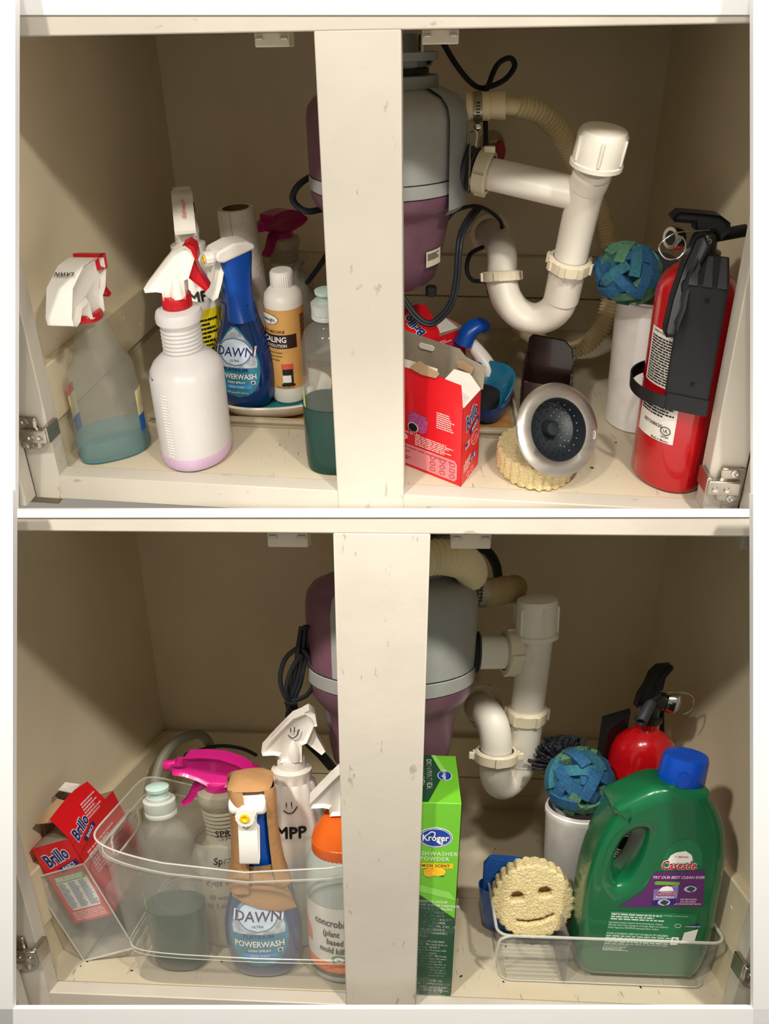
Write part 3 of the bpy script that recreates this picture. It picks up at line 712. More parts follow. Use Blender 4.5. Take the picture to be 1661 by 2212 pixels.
# white bottle with marker writing and yellow label
def mpp(P, label, base, hy, lbl_yaw, note_yaw, full):
    t = thing('spray_bottle', label, 'bottle', base)
    prof = [(.036, 0), (.0405, .004), (.0405, .150), (.0395, .160), (.0385, .166), (.0395, .170), (.0375, .178), (.030, .205), (.0265, .226), (.0225, .230), (.0225, .244), (.016, .246)]
    R = []
    for r, z in prof:
        fl_ = 1 if .172 < z < .228 else 0
        R.append([((r * (1 - (.05 if (j % 4 < 2 and fl_) else 0))) * math.cos(2 * math.pi * j / 48), (r * (1 - (.05 if (j % 4 < 2 and fl_) else 0))) * math.sin(2 * math.pi * j / 48), z) for j in range(48)])
    mk('bottle', loops(R).t(P), WHB, t)
    mk('collar', ribbed(.0150, .245, .260, 30, .0006).t(P), WPL, t)
    H = P @ T(0, 0, .046) @ RZ(hy)
    head_a(t, H, WPL, WPL, WPL, .026)
    lb = P @ RZ(lbl_yaw)
    mk('label', on(rows([(-.017, .02), (.017, .02), (.017, .155), (-.017, .155)], 12, 10), cy(.0405), .0005).t(lb), YEL, t)
    mk('label_print', on(at2(fine(.029, .115, 17, random.Random(8), .5, .2), 0, .085), cy(.0405), .0009).t(lb), INK, t)
    mk('marker_note', on(at2(marker('MPP', .021, .9), 0, .176), lambda u, v, h: cy(lerp(.039, .0345, max(0, min(1, (v - .166) / .03))))(u, v, h + .0008)).t(P @ RZ(note_yaw)), INK, t)
    sm = [tube([(-.004, -.0005, .006), (-.0035, -.0005, .011)], .0006, 6), tube([(.002, -.0005, .006), (.002, -.0005, .012)], .0006, 6), tube([(-.007, -.0005, .001), (-.003, -.0005, -.003), (.003, -.0005, -.002), (.008, -.0005, .006)], .0006, 6, k=4)]
    g = G(); [g.join(q) for q in sm]
    mk('marker_smile', g.t(P @ RZ(note_yaw) @ T(0, -.0318, .203)), INK, t)
    g = G(); [g.join(tube([(-.002, 0, .004), (-.002, 0, .009)], .0006, 6)) for _ in (0,)]
    g.join(tube([(.002, 0, .004), (.002, 0, .010)], .0006, 6)); g.join(tube([(-.005, 0, 0), (-.001, 0, -.004), (.004, 0, -.001), (.007, 0, .007)], .0006, 6, k=4))
    mk('marker_smile', g.t(H @ T(.004, -.0135, .248)), INK, t)
    mk('marker_note', text('Wayne\'s Dish soap' if False else 'dishwash', .0085, .0).t(H @ T(-.012, 0, .2545) @ RY(-47) @ RZ(0)), INKR, t)
    return t
mpp(T(-.262, .190, .006) @ S(1, 1, .915), 'white spray bottle with yellow label standing between lilac liquid bottle and paper towel roll', (-.262, .19, .006), 112, 45, 38, True)
# paper towel roll
t = thing('paper_towel_roll', 'white paper towel roll standing tilted behind the blue spray bottle', 'paper towel', (-.207, .262, .004))
P = T(-.2065, .262, .0045) @ RY(-2.5)
TOW = mat('paper_towel', 'e8dfd2', rough=.9, var=.03, scale=50, bump=.5, bscale=160, bdist=.003)
pr = [(.030, 0), (.031, .002), (.0305, .05), (.0295, .12), (.0275, .19), (.0262, .254), (.0255, .256)]
mk('towel_sheets', lathe(pr + [(.0185, .256)], 36, True, False).t(P), TOW, t)
mk('cardboard_core', lathe([(.0187, .2565), (.0182, .254), (.018, .20), (.018, .15)], 28, False, True).t(P), mat('core_card', '7c5a37', rough=.85), t)
mk('loose_edge', plate([(.0, -.0266, .255), (-.0195, -.0185, .257), (-.0215, -.0205, .150), (-.0, -.0296, .150)], (0, -1, 0), .0012).t(P), TOW, t)
# magenta sprayer
MAGP = [(-.048, .2305), (-.047, .2195), (-.034, .218), (-.020, .213), (-.008, .206), (.012, .206), (.034, .208), (.0475, .213), (.049, .217), (.040, .224), (.026, .2335), (.008, .240), (-.012, .2415), (-.033, .240), (-.034, .2315)]
def magenta(P, label, base, clear, wrap):
    t = thing('spray_bottle', label, 'bottle', base)
    bottle32(t, P, None, clear)
    h = mk('spray_head', pillow(MAGP, .026, .2).t(P), MAG, t, angle=60)
    mk('nozzle', lathe([(.0075, 0), (.0075, .003), (.0065, .004), (.0065, .011), (.0055, .014)], 20).t(P @ T(-.046, 0, .2252) @ RY(-90)), MAG, t)
    mk('collar', ribbed(.0155, .197, .2085, 32, .0006).t(P), MAG, t)
    mk('trigger', pillow([(-.018, .214), (-.028, .206), (-.036, .190), (-.045, .181), (-.042, .177), (-.032, .182), (-.022, .197), (-.010, .208)], .012, .15).t(P), MAG, t)
    g = fine(.050, .040, 4, random.Random(6), .4, .22)
    mk('marker_note', on(at2(text('SPRE', .012, .01, .9), 0, .155), lambda u, v, h: cy(.030)(u, v, h)).t(P @ RZ(20)), INK, t)
    return t, P
tm, P = magenta(T(-.171, .328, .0) @ RZ(66), 'magenta trigger spray bottle standing behind tan descaler bottle', (-.171, .328, 0), MILKYD, True)
# clear wrap crumpled around its shoulder
rng = random.Random(2)
g = lathe([(.0435, .05), (.044, .09), (.042, .12), (.034, .15), (.037, .165)], 20, False, False)
g.map(lambda p: p * (1 + .0) + Vector(noise.noise_vector(p * 60)) * .005)
mk('plastic_wrap', g.t(P), FOIL, tm, flat=True)
# shallow clear lid used as a tray
t = thing('plastic_tray', 'shallow clear plastic tray with brown liner holding the bottles at the back', 'tray', (-.06, .20, 0))
mk('liner', box(-.302, .170, .122, .292, .0015, .003), mat('cork_liner', 'a9793f', rough=.8, var=.2, scale=60), t)
TR = mat('tray_plastic', 'c4b79a', rough=.25, alpha=.62)
for nm, g in (('rim', box(-.312, .178, .113, .117, 0, .0145)), ('rim', box(-.312, .178, .292, .296, 0, .0145)), ('rim', box(-.312, -.308, .117, .292, 0, .0145)), ('rim', box(.174, .178, .117, .292, 0, .0145))):
    mk(nm, g, TR, t, bevel=.0012)
mk('rim_lip', box(-.316, .182, .1095, .1135, .0095, .0145), TR, t, bevel=.001)
# white oval dish
t = thing('serving_dish', 'white oval dish with a teal base under the blue spray bottle', 'dish', (-.165, .178, .003))
R = []; n = 56
for rx, ry, z in ((.056, .036, .004), (.066, .046, .010), (.080, .057, .029), (.0765, .0535, .030), (.064, .044, .0135), (.058, .039, .0085)):
    R.append([(rx * sq(math.cos(2 * math.pi * j / n), 2.5), ry * sq(math.sin(2 * math.pi * j / n), 2.5), z) for j in range(n)])
P = T(-.155, .168, .0) @ RZ(7)
mk('rim', loops(R, True, False).t(P), mat('dish_white', 'ece4d2', rough=.3), t)
mk('base', loops([[(.060 * sq(math.cos(2 * math.pi * j / n), 2.5), .041 * sq(math.sin(2 * math.pi * j / n), 2.5), z) for j in range(n)] for z in (.0075, .0098)]).t(P), mat('dish_teal', '2b7f86', rough=.35), t)
# blue dish-spray bottle
t = thing('spray_bottle', 'blue dish soap spray bottle with teardrop label standing in the oval dish', 'bottle', (-.191, .163, .01))
dawn(t, T(-.191, .163, .0105) @ RZ(-6), -42)
# tan descaling bottle
t = thing('descaler_bottle', 'white bottle of espresso machine descaler with tan label and ribbed cap', 'bottle', (-.133, .176, .01))
P = T(-.1345, .178, .0105) @ RZ(-20)
HB = [(0, .0225), (.004, .0255), (.012, .0262), (.148, .0262), (.158, .0245), (.164, .0195), (.168, .0155)]
mk('bottle', lathe([(r, z) for z, r in HB], 40).t(P), WHB, t)
mk('cap', ribbed(.0150, .168, .187, 34, .0006).t(P), WPL, t)
mk('cap_top', lathe([(.0148, .187), (.0135, .1892), (.004, .1895)], 34, False).t(P), WPL, t)
TAN = mat('label_tan', 'd9a55c', rough=.45)
C = cy(.0262)
mk('label', on(rows([(-.045, .026), (.055, .026), (.055, .142), (-.045, .142)], 10, 40), C, .0004).t(P), TAN, t)
BR = mat('label_brown', '2c1814', rough=.5)
mk('label_band', on(rows([(-.036, .087), (.030, .087), (.030, .107), (-.036, .107)], 4, 26), C, .0007).t(P), BR, t)
mk('brand_oval', on(rows(ellipse(.017, .0082, 28, -.009, .1285), 10, 14), C, .0007).t(P), BR, t)
mk('brand_oval', on(rows(ellipse(.0162, .0074, 28, -.009, .1285), 10, 14), C, .0010).t(P), PW, t)
mk('brand_lettering', on(at2(text('homebright.', .0066, .012, .82), -.009, .1285), C, .0014).t(P), INK, t)
mk('lettering', on(at2(text('& ESPRESSO MACHINE', .0056, .012, .82), -.008, .1115), C, .0009).t(P), BR, t)
mk('lettering', on(at2(text('DESCALING', .0112, .025, .82), -.008, .100), C, .0011).t(P), PW, t)
mk('lettering', on(at2(text('CLEANING SOLUTION', .0062, .018, .78), -.008, .0912), C, .0011).t(P), PW, t)
for k, s_ in enumerate(('Works on all top brand brewers', 'Extends the life of your brewer', 'Removes mineral buildup')):
    mk('lettering', on(at2(text(s_, .0038, .006, .8), -.010, .081 - k * .0055), C, .0008).t(P), BR, t)
for nm, x0, x1, z0, z1, mm in (('machine_picture', .006, .024, .030, .0335, INK), ('machine_picture', .008, .022, .0335, .056, INK), ('machine_picture', .007, .023, .056, .064, mat('print_coral', 'd8563f', rough=.4)), ('machine_picture', .008, .019, .036, .047, PW)):
    mk(nm, on(rows([(x0, z0), (x1, z0), (x1, z1), (x0, z1)], 3, 6), C, .0007 + (.0003 if mm is PW else 0)).t(P), mm, t)
mk('lettering', on(at2(text('13.5 FL OZ (400 mL)', .0036, .006, .8), .010, .0285), C, .0008).t(P), BR, t)
mk('label_print', on(at2(fine(.010, .095, 30, random.Random(12), .3, .25), .042, .085), C, .0008).t(P), BR, t)
# clear squeeze bottle of green soap
def soap(P, label, base, z_l, leaf=True):
    t = thing('soap_bottle', label, 'bottle', base)
    SS = smooth_tab([(0, .026, .019, 2.4), (.003, .0295, .022, 2.4), (.02, .031, .0235, 2.4), (.08, .0315, .024, 2.4), (.15, .0305, .0235, 2.3), (.172, .028, .022, 2.2), (.182, .022, .0185, 2.1), (.187, .0155, .0155, 2), (.192, .0145, .0145, 2), (.200, .0145, .0145, 2)], 3)
    mk('bottle', sect(SS, 44).t(P), CLEAR, t)
    mk('liquid', sect([(.0002, .0272, .0200, 2.4), (.003, .0306, .0231, 2.4), (.02, .0321, .0246, 2.4), (z_l, .0327, .0252, 2.4)], 44).t(P), GREENL, t)
    CP = mat('cap_seafoam', 'bcd6cb', rough=.25, alpha=.75)
    mk('cap', lathe([(.0155, .194), (.0165, .195), (.0165, .199), (.0158, .200), (.0165, .201), (.0165, .212), (.0125, .213), (.0125, .216)], 32).t(P), mat('cap_clear', 'd6dcd4', rough=.2, alpha=.6), t)
    mk('push_pull_tip', lathe([(.0090, .213), (.0085, .222), (.0115, .223), (.0118, .2265), (.0100, .2275)], 28).t(P), CP, t)
    if leaf:
        f = surf_of(SS)
        mk('label_leaf', rows([(-.0285, .020), (-.0262, .030), (-.0250, .07), (-.0262, .105), (-.0285, .118), (-.0298, .08), (-.0298, .04)], 10, 3).map(lambda p: P @ Vector((p.x, f(p.x, p.y, .0008)[1], p.y))), mat('leaf_green', 'a8bd6a', rough=.5), t)
    return t
soap(T(-.050, .048, 0), 'clear squeeze bottle of dark green soap standing on bare floor by upper middle post', (-.05, .048, 0), .088)
t = thing('foam_scrap', 'crumpled white scrap on the dish edge beside clear soap bottle', 'scrap', (-.094, .128, .03))
g = lathe([(.004, -.014), (.009, -.008), (.010, .004), (.006, .015), (.002, .017)], 12).t(T(-.091, .118, .046) @ S(.7, .6, 1)); rough_up(g, .004, 90)
mk('scrap', g, CARDW, t)
# ================================================================ things in the upper cabinet, right side
CAB = CAB1
# open red scouring-pad packet in front
t = thing('scouring_pad_box', 'open red scouring pad box with grey flaps raised, beside the cream sponge', 'box', (.1013, .0175, 0))
ang = math.degrees(math.atan2(.037, .028)) - 90
P = T(.1013, .0185, .0002) @ RZ(-27)
w, d, h = .125, .047, .103
shell_box(t, P, w, d, h, BRED, CARDI)
mk('front_flap', plate([(-w, 0, h), (-.0005, 0, h), (-.004, .002, h + .0265), (-.028, .003, h + .028), (-w, .003, h + .028)], (0, 1, 0)).t(P), BRED, t)
mk('torn_strip', plate([(-w, .0035, h + .026), (-.034, .0035, h + .0265), (-.034, .0045, h + .037), (-w, .0045, h + .038)], (0, -1, 0)).t(P), CARDW, t)
mk('torn_card', plate([(-.068, .0018, h + .030), (-.052, .0018, h + .026), (-.034, .0018, h + .027), (-.030, .0018, h + .034), (-.045, .0018, h + .038), (-.055, .0022, h + .042), (-.062, .0022, h + .037)], (0, -1, 0), .001).t(P), mat('torn_card', 'b89a74', rough=.9), t)
mk('side_flap', plate([(0, .001, h), (0, d - .001, h), (-.012, d - .006, h + .019), (-.028, d - .014, h + .024), (-.030, .012, h + .020)], (0, 0, 1)).t(P), CARDW, t)
mk('back_flap', plate([(-w, d, h), (.002, d, h), (.004, d + .001, h + .029), (-.022, d + .003, h + .034), (-.030, d + .003, h + .042), (-.052, d + .003, h + .043), (-.090, d + .003, h + .046), (-w, d + .003, h + .049)], (0, 1, 0)).t(P), CARDI, t)
mk('flap_tear', plate([(-.030, d - .0004, h + .020), (-.012, d - .0004, h + .016), (-.010, d - .0002, h + .025), (-.024, d - .0002, h + .030), (-.031, d - .0002, h + .028)], (0, -1, 0), .0006).t(P), mat('torn_card', 'b89a74'), t)
mk('flap_slot', prism(rrect(.020, .007, .003, 4, -.072, h + .034), d + .0005, d + .0019).t(P), CARDW, t)
FR = face_put(P, (0, 0, 0), (1, 0, 0), (0, 0, 1), (0, -1, 0))
SR = face_put(P, (0, 0, 0), (0, 1, 0), (0, 0, 1), (1, 0, 0))
PK = mat('print_pink_white', 'f0c4c0', rough=.5)
mk('info_panel', FR(rows(rrect(.118, .028, .003, 4, -.064, .018), 6, 8)), BPINK, t)
mk('panel_print', FR(at2(fine(.050, .016, 6, random.Random(21), .3), -.088, .016), .0008), mat('print_dusty_red', 'b9474c', rough=.6), t)
mk('panel_print', FR(at2(fine(.098, .003, 1, random.Random(29), .05), -.056, .028), .0008), mat('print_dusty_red', 'b9474c'), t)
ic = G()
for i in range(3):
    for j in range(3):
        ic.join(flat_with_holes(rrect(.0068, .005, .0012, 3), [rrect(.0052, .0034, .0008, 3)], .0002).t(T(-.036 + i * .0125, .010 + j * .0078, 0) @ RZ(20 * ((i + j) % 3))))
mk('panel_icons', FR(ic, .0008), mat('print_dusty_red', 'b9474c'), t)
mk('pad_picture', FR(at2(rows(rrect(.025, .024, .004, 4), 6, 6), -.056, .066, -8), .0008), mat('pad_violet', 'a8487f', rough=.8, var=.4, scale=500), t)
mk('pad_picture', FR(at2(rows(ellipse(.0068, .0068, 24), 8, 8), -.062, .058), .0012), PW, t)
mk('pad_picture', FR(at2(rows(ellipse(.0060, .0060, 24), 8, 8), -.062, .058), .0015), INK, t)
mk('panel_print', FR(at2(fine(.024, .022, 8, random.Random(22), .35), -.020, .078)), PK, t)
mk('panel_print', FR(at2(fine(.040, .030, 9, random.Random(23), .5), -.100, .078)), PK, t)
mk('lettering', FR(at2(text('/ Instrucciones de Uso', .0058, .012, .85), -.075, .049, 1)), PK, t)
mk('panel_print', FR(at2(fine(.052, .015, 6, random.Random(24), .3), -.034, .0415)), PK, t)
fb = ellipse(.0095, .0058, 20, -.079, .0415)
mk('football_picture', FR(rows(fb, 6, 6)), PK, t)
mk('football_picture', FR(rows(rrect(.008, .0075, .001, 2, -.079, .0415), 3, 3), .0008), BPINK, t)
SRt = lambda g, h=.0005: SR(g, h)
brillo_mark(t, lambda g: SR(g.t(T(.0225, .077, 0) @ S(.72, 1.15, 1))), .98)
mk('seal_oval', SR(flat_with_holes(ellipse(.0100, .0092, 28), [ellipse(.0092, .0084, 28)], .0002).t(T(.034, .047, 0))), PK, t)
for k, s_ in enumerate(('GOOD', 'HOUSEKEEPING')):
    mk('lettering', SR(at2(text(s_, .0036, .01, .75), .034, .049 - k * .0045)), PK, t)
mk('flag_picture', SR(at2(rows(rrect(.012, .010, .0003, 1), 2, 2), .014, .048)), PW, t)
for k in range(5): mk('flag_stripe', SR(at2(rows(rrect(.012, .001, .0001, 1), 1, 2), .014, .044 + k * .002), .0008), BRED, t)
mk('flag_canton', SR(at2(rows(rrect(.005, .005, .0002, 1), 2, 2), .0105, .0505), .001), PN, t)
mk('lettering', SR(at2(text('Armaly', .0068, .025, .8), .016, .0285, 10)), PK, t)
mk('side_print', SR(at2(fine(.022, .012, 5, random.Random(25), .4), .016, .020)), PK, t)
for k, s_ in enumerate(('f', 't')):
    mk('icon_tile', SR(at2(rows(rrect(.0058, .0075, .0004, 2), 2, 2), .026 + k * .0075, .0215 + k * .002)), PN if k == 0 else PBL, t)
    mk('lettering', SR(at2(text(s_, .0085, .02), .026 + k * .0075, .0215 + k * .002), .0009), PW, t)
for k in range(2):
    mk('recycle_mark', SR(flat_with_holes(ellipse(.0036, .0036, 20), [ellipse(.003, .003, 20)], .0002).t(T(.018 + k * .010, .006 + k * .001, 0))), PK, t)
# second packet, behind
t = thing('scouring_pad_box', 'closed-up red scouring pad box behind the open one', 'box', (.07, .2, .004))
P = T(.1105, .238, .0035) @ RZ(41)
w, d, h = .128, .050, .092
shell_box(t, P, w, d, h, BRED, CARDI)
mk('side_flap', plate([(-.012, .004, h + .0005), (-.004, d - .004, h + .001), (-.040, d - .004, h + .003), (-.046, .004, h + .002)], (0, 0, 1)).t(P), CARDW, t)
mk('top_flap', plate([(-w, .0, h), (-.050, .0, h), (-.044, .006, h + .003), (-.040, .040, h + .030), (-.052, .046, h + .033), (-w, .046, h + .030)], (0, 0, 1)).t(P), BRED, t)
FP = face_put(P, (0, 0, 0), (1, 0, 0), (0, 0, 1), (0, -1, 0))
TP = face_put(P, (-.086, .023, h + .0165), (0, -.82, -.57), (1, 0, 0), (0, -.57, .82))
brillo_mark(t, lambda g: TP(g.t(T(.002, .012, .0012) @ RZ(180))), .85)
mk('panel_print', TP(at2(fine(.026, .022, 6, random.Random(28), .4), .002, -.022), .0014), PK, t)
mk('panel_print', FP(at2(fine(.036, .026, 8, random.Random(26), .45), -.045, .072)), PK, t)
mk('pad_picture', FP(at2(rows(rrect(.022, .022, .004, 4), 5, 5), -.018, .066)), mat('pad_violet', 'a8487f'), t)
# blue-headed bottle lying behind
t = thing('brush', 'white dish brush with blue head leaning behind the red boxes', 'brush', (.13, .235, .004))
mk('handle', tube([(.148, .222, .012), (.142, .222, .040), (.131, .226, .058), (.118, .232, .072), (.108, .236, .080)], lambda q: lerp(.014, .008, q), 18, k=4), WPL, t)
mk('head', tube([(.106, .222, .078), (.114, .224, .096), (.128, .228, .104), (.137, .232, .098)], lambda q: lerp(.014, .009, q), 18, k=4), BLUES, t)
# teal oval scrubber dish with a black brush in it
t = thing('scrubber_dish', 'translucent blue oval soap dish with black scrubber in the tray', 'dish', (.150, .155, .003))
TB = mat('teal_tray', '1a6f8c', rough=.2, alpha=.9, coat=.3); TBD = mat('blue_tray', '0f4d9c', rough=.2, alpha=.9, coat=.3)
n = 44
P = T(.137, .170, .0035) @ RZ(-22)
def ov(rx, ry, z, dy=0): return [(rx * sq(math.cos(2 * math.pi * j / n), 2.6), dy + ry * sq(math.sin(2 * math.pi * j / n), 2.6), z) for j in range(n)]
def tilt_ring(rx, ry, z0, z1): return [(x, y, lerp(z0, z1, (y / ry + 1) / 2)) for x, y, _ in ov(rx, ry, 0)]
mk('bowl', loops([ov(.024, .030, 0), ov(.030, .038, .010), tilt_ring(.035, .046, .030, .052)], True, False).t(P), TBD, t)
mk('bowl_inside', loops([tilt_ring(.035, .046, .0302, .0522), tilt_ring(.0325, .0435, .028, .050), ov(.027, .035, .010)], False, True).t(P), TB, t)
mk('scrubber', loops([ov(.017, .022, .012, -.010), ov(.020, .026, .018, -.010), ov(.019, .024, .030, -.008), ov(.012, .014, .036, -.006)]).t(P), mat('black_brush', '0d0f12', rough=.8, bump=.5, bscale=400), t)
# dark slotted basket
t = thing('cutlery_basket', 'dark brown slotted plastic basket standing behind the sink strainer', 'basket', (.215, .185, 0))
BKT = mat('dark_brown_plastic', '231611', rough=.25, coat=.3)
P = T(.2195, .182, 0) @ RZ(-14)
prof = [(-.030, .002), (.028, .002), (.031, .060), (.026, .088), (.016, .098), (-.026, .101), (-.031, .095), (-.033, .060)]
mk('back_panel', prism(prof, .022, .0245).t(P), BKT, t, bevel=.001)
mk('base', box(-.030, .030, -.022, .024, .001, .004).t(P), BKT, t)
mk('front_panel', box(-.030, .028, -.022, -.0195, .001, .052).t(P), BKT, t, bevel=.001)
mk('side_panel', box(-.033, -.0305, -.022, .024, .001, .075).t(P), BKT, t, bevel=.001)
for k in range(6):
    y = -.021 + k * .0085
    mk('bar', box(.0285, .031, y, y + .003, .001, lerp(.055, .088, k / 5)).t(P), BKT, t)
for k in range(4):
    z = .008 + k * .021
    mk('crossbar', box(.0285, .0308, -.022, .024, z, z + .0028).t(P), BKT, t)
# cream scrub sponge lying flat
t = thing('scrub_sponge', 'round cream scrub sponge lying flat under the sink strainer', 'sponge', (.188, .062, 0))
hole = [ellipse(.0045, .0062, 14, -.012, .008), ellipse(.0045, .0062, 14, .012, .008)]
g = flat_with_holes(scallop(.0445, 26, 5, .06), hole, .030, .003, 2)
P = T(.1885, .060, .0155)
g.t(P)
porous(mk('foam', g, SCRUB, t), .0010, .0019, .0017)
# steel sink strainer leaning on it
t = thing('sink_strainer', 'stainless steel sink strainer with black perforated basket leaning on cream sponge', 'strainer', (.21, .06, .03))
P = T(.2065, .034, .0720) @ S(.93, .93, .93) @ RZ(10) @ RX(60) @ RY(12)
BS = mat('brushed_steel', 'b9b2a8', rough=.34, metal=.9, var=.15, scale=14, stretch=(1, 1, 6))
mk('rim', lathe([(.0372, -.0015), (.0362, .0005), (.0372, .0020), (.046, .0030), (.053, .0012), (.0545, -.001), (.0535, -.0018), (.036, -.0025)], 64, False, False).t(P), BS, t)
RB = mat('black_silicone', '20262b', rough=.42)
b = mk('basket', lathe([(.0378, .0015), (.0362, .0018), (.0350, -.003), (.031, -.017), (.022, -.021), (.010, -.0215), (.009, -.012), (.0075, -.010), (.002, -.0098)], 48, False).t(P), RB, t)
for ring, (rr, z) in enumerate(((.0285, -.0178), (.0318, -.0085), (.0250, -.0196), (.0200, -.0212), (.0150, -.0213))):
    m_ = (20, 22, 18, 14, 10)[ring]
    for k in range(m_):
        a = 2 * math.pi * (k + ring * .5) / m_
        nrm = Vector((-math.cos(a) * (.9 if ring == 1 else .5 if ring == 0 else .1), -math.sin(a) * (.9 if ring == 1 else .5 if ring == 0 else .1), .5 if ring < 2 else 1))
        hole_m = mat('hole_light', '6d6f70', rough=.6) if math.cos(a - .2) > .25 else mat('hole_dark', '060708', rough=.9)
        mk('drain_hole', lathe([(.0011, 0), (.0009, .0006)], 8).t(P @ along((rr * math.cos(a), rr * math.sin(a), z), nrm)), hole_m, b)
mk('brand_oval', flat_with_holes(ellipse(.0022, .0050, 18), [ellipse(.0017, .0044, 18)], .0003).t(P @ RZ(-12) @ T(.0475, 0, .0028)), mat('etch_grey', 'd8d4cc', rough=.5), t)
mk('brand_lettering', text('OXO', .0032, .01).t(P @ RZ(-12) @ T(.0475, 0, .0030) @ RZ(90)), mat('etch_grey', 'd8d4cc'), t)
# white canister with the sponge ball on top
def canister(label, base, P, h, r0, r1):
    t = thing('canister', label, 'canister', base)
    mk('wall', lathe([(r0 - .003, 0), (r0, .003), (r1, h - .012), (r1 + .0012, h - .010), (r1 + .0012, h - .004), (r1, h - .003), (r1, h), (r1 - .002, h), (r1 - .003, h - .006), (r0 - .004, .004)], 48).t(P), mat('canister_white', 'ebe8e2', rough=.35), t)
    return t
canister('white plastic canister under the sponge ball, behind the fire extinguisher at the front', (.325, .160, 0), T(.327, .166, 0), .182, .032, .035)
sponge_ball('blue and green sponge strip ball on the white canister by the front extinguisher', (.2925, .140, .2185), .0345, 4)
mk_b = thing('brush', 'black-bristled brush poking out of the canister behind front extinguisher', 'brush', (.335, .17, .17))
mk('bristles', lathe([(.010, 0), (.022, .010), (.026, .030), (.020, .040), (.004, .044)], 20).t(T(.338, .178, .186) @ RX(10)), mat('bristle_dark', '2a2c33', rough=.8, bump=.8, bscale=300), mk_b)
# fire extinguisher
t = thing('fire_extinguisher', 'red fire extinguisher with black bracket strap standing by the right hinge', 'fire extinguisher', (.340, .061, 0))
P = T(.340, .062, 0)
mk('cylinder', lathe(EXPROF, 56).t(P), EXR, t)
Bk = P @ RZ(-20)
c39 = cy(.039)
br = mk('bracket', sect([(.128, .0205, .004, 6), (.128, .0205, .004, 6), (.252, .0205, .004, 6), (.254, .0200, .004, 6)], 32).t(Bk @ T(.005, -.0412, 0)), BLK, t)
mk('bracket_top', hexa([(-.0135, -.0465, .252), (.0255, -.0465, .252), (.0225, -.022, .277), (-.0105, -.022, .277), (-.0135, -.0405, .252), (.0255, -.0405, .252), (.0225, -.018, .274), (-.0105, -.018, .274)]).t(Bk), BLK, br, bevel=.001)
for k in range(3):
    mk('bracket_rib', hexa([(x_, -.0475, .252) for x_ in (0,)] * 0 + [(-.010 + k * .0125, -.0478, .2525), (-.002 + k * .0125, -.0478, .2525), (-.003 + k * .0118, -.0245, .2755), (-.008 + k * .0118, -.0245, .2755), (-.010 + k * .0125, -.046, .2525), (-.002 + k * .0125, -.046, .2525), (-.003 + k * .0118, -.022, .2755), (-.008 + k * .0118, -.022, .2755)]).t(Bk), mat('black_plastic_scuffed', '34363a', rough=.55), br)
mk('strap', sect([(.112, .0405, .0405), (.112, .042, .042), (.127, .042, .042), (.127, .0405, .0405)], 56, False, False).t(P @ RY(-3) @ T(-.0045, 0, 0)), BLK, t)
mk('strap_plate', sect([(.111, .0205, .004, 5), (.130, .0205, .004, 5)], 24).t(Bk @ T(.006, -.0428, 0)), BLK, t)
for z in (.145, .238): mk('bracket_hole', lathe([(.002, 0), (.0018, .0006)], 12).t(Bk @ T(.008, -.0466, z) @ RX(90)), mat('hole_dark', '060708'), br)
LW = mat('label_white', 'ddd8cf', rough=.55)
Q = P @ RZ(-58)
lb = mk('label', on(rows([(-.018, .128), (.026, .128), (.026, .192), (-.018, .192)], 6, 16), c39, .0004).t(Q), LW, t)
mk('label', on(rows([(-.018, .064), (.026, .064), (.026, .108), (-.018, .108)], 6, 16), c39, .0004).t(Q), LW, t)
mk('label_print', on(at2(fine(.038, .054, 17, random.Random(31), .3, .14), .004, .157), c39, .0008).t(Q), INK, t)
mk('lettering', on(at2(text('INSPECTION INSTRUCTIONS', .0034, .012, .8), .004, .1885), c39, .0008).t(Q), INK, t)
mk('label_print', on(at2(fine(.038, .014, 4, random.Random(32), .3, .14), .004, .100), c39, .0008).t(Q), INK, t)
mk('lettering', on(at2(text('EE7308620', .0058, .012, .85), .002, .083), c39, .0008).t(Q), INK, t)
mk('listing_mark', on(flat_with_holes(ellipse(.0052, .0052, 22), [ellipse(.0044, .0044, 22)], .0002).t(T(.017, .079, 0)), c39, .0009).t(Q), INK, t)
mk('lettering', on(at2(text('UL', .0052, .02, .8), .017, .079), c39, .0009).t(Q), INK, t)
mk('lettering', on(at2(text('LISTED', .0032, .02, .8), .017, .0715), c39, .0009).t(Q), INK, t)
mk('lettering', on(at2(text('Made in Mexico', .0036, .01, .8), .012, .0665), c39, .0009).t(Q), INK, t)
BM = mat('valve_dark', '3a3832', rough=.35, metal=.6)
vb = mk('valve_collar', lathe([(.0125, .268), (.0165, .270), (.0165, .274), (.012, .276), (.011, .292), (.008, .296)], 28).t(P), BM, t)
mk('neck_band', lathe([(.0138, .2615), (.0140, .262), (.0140, .267), (.0138, .2675)], 28, False, False).t(P), EXR, t)
H = P @ RZ(-4)
mk('top_lever', pillow([(-.036, .309), (-.034, .305), (-.014, .304), (-.012, .296), (.006, .296), (.012, .288), (.019, .297), (.018, .306), (.008, .313), (-.010, .3145), (-.030, .3155)], .017, .2).t(H), BLK, t, angle=50)
mk('squeeze_lever', pillow([(-.008, .298), (-.016, .294), (-.026, .268), (-.035, .235), (-.040, .206), (-.039, .200), (-.030, .201), (-.029, .212), (-.024, .232), (-.014, .262), (-.003, .286)], .013, .2).map(lambda p: (p.x, p.y - .016 - (.298 - p.z) * .33, p.z)).t(H), BLK, t, angle=50)
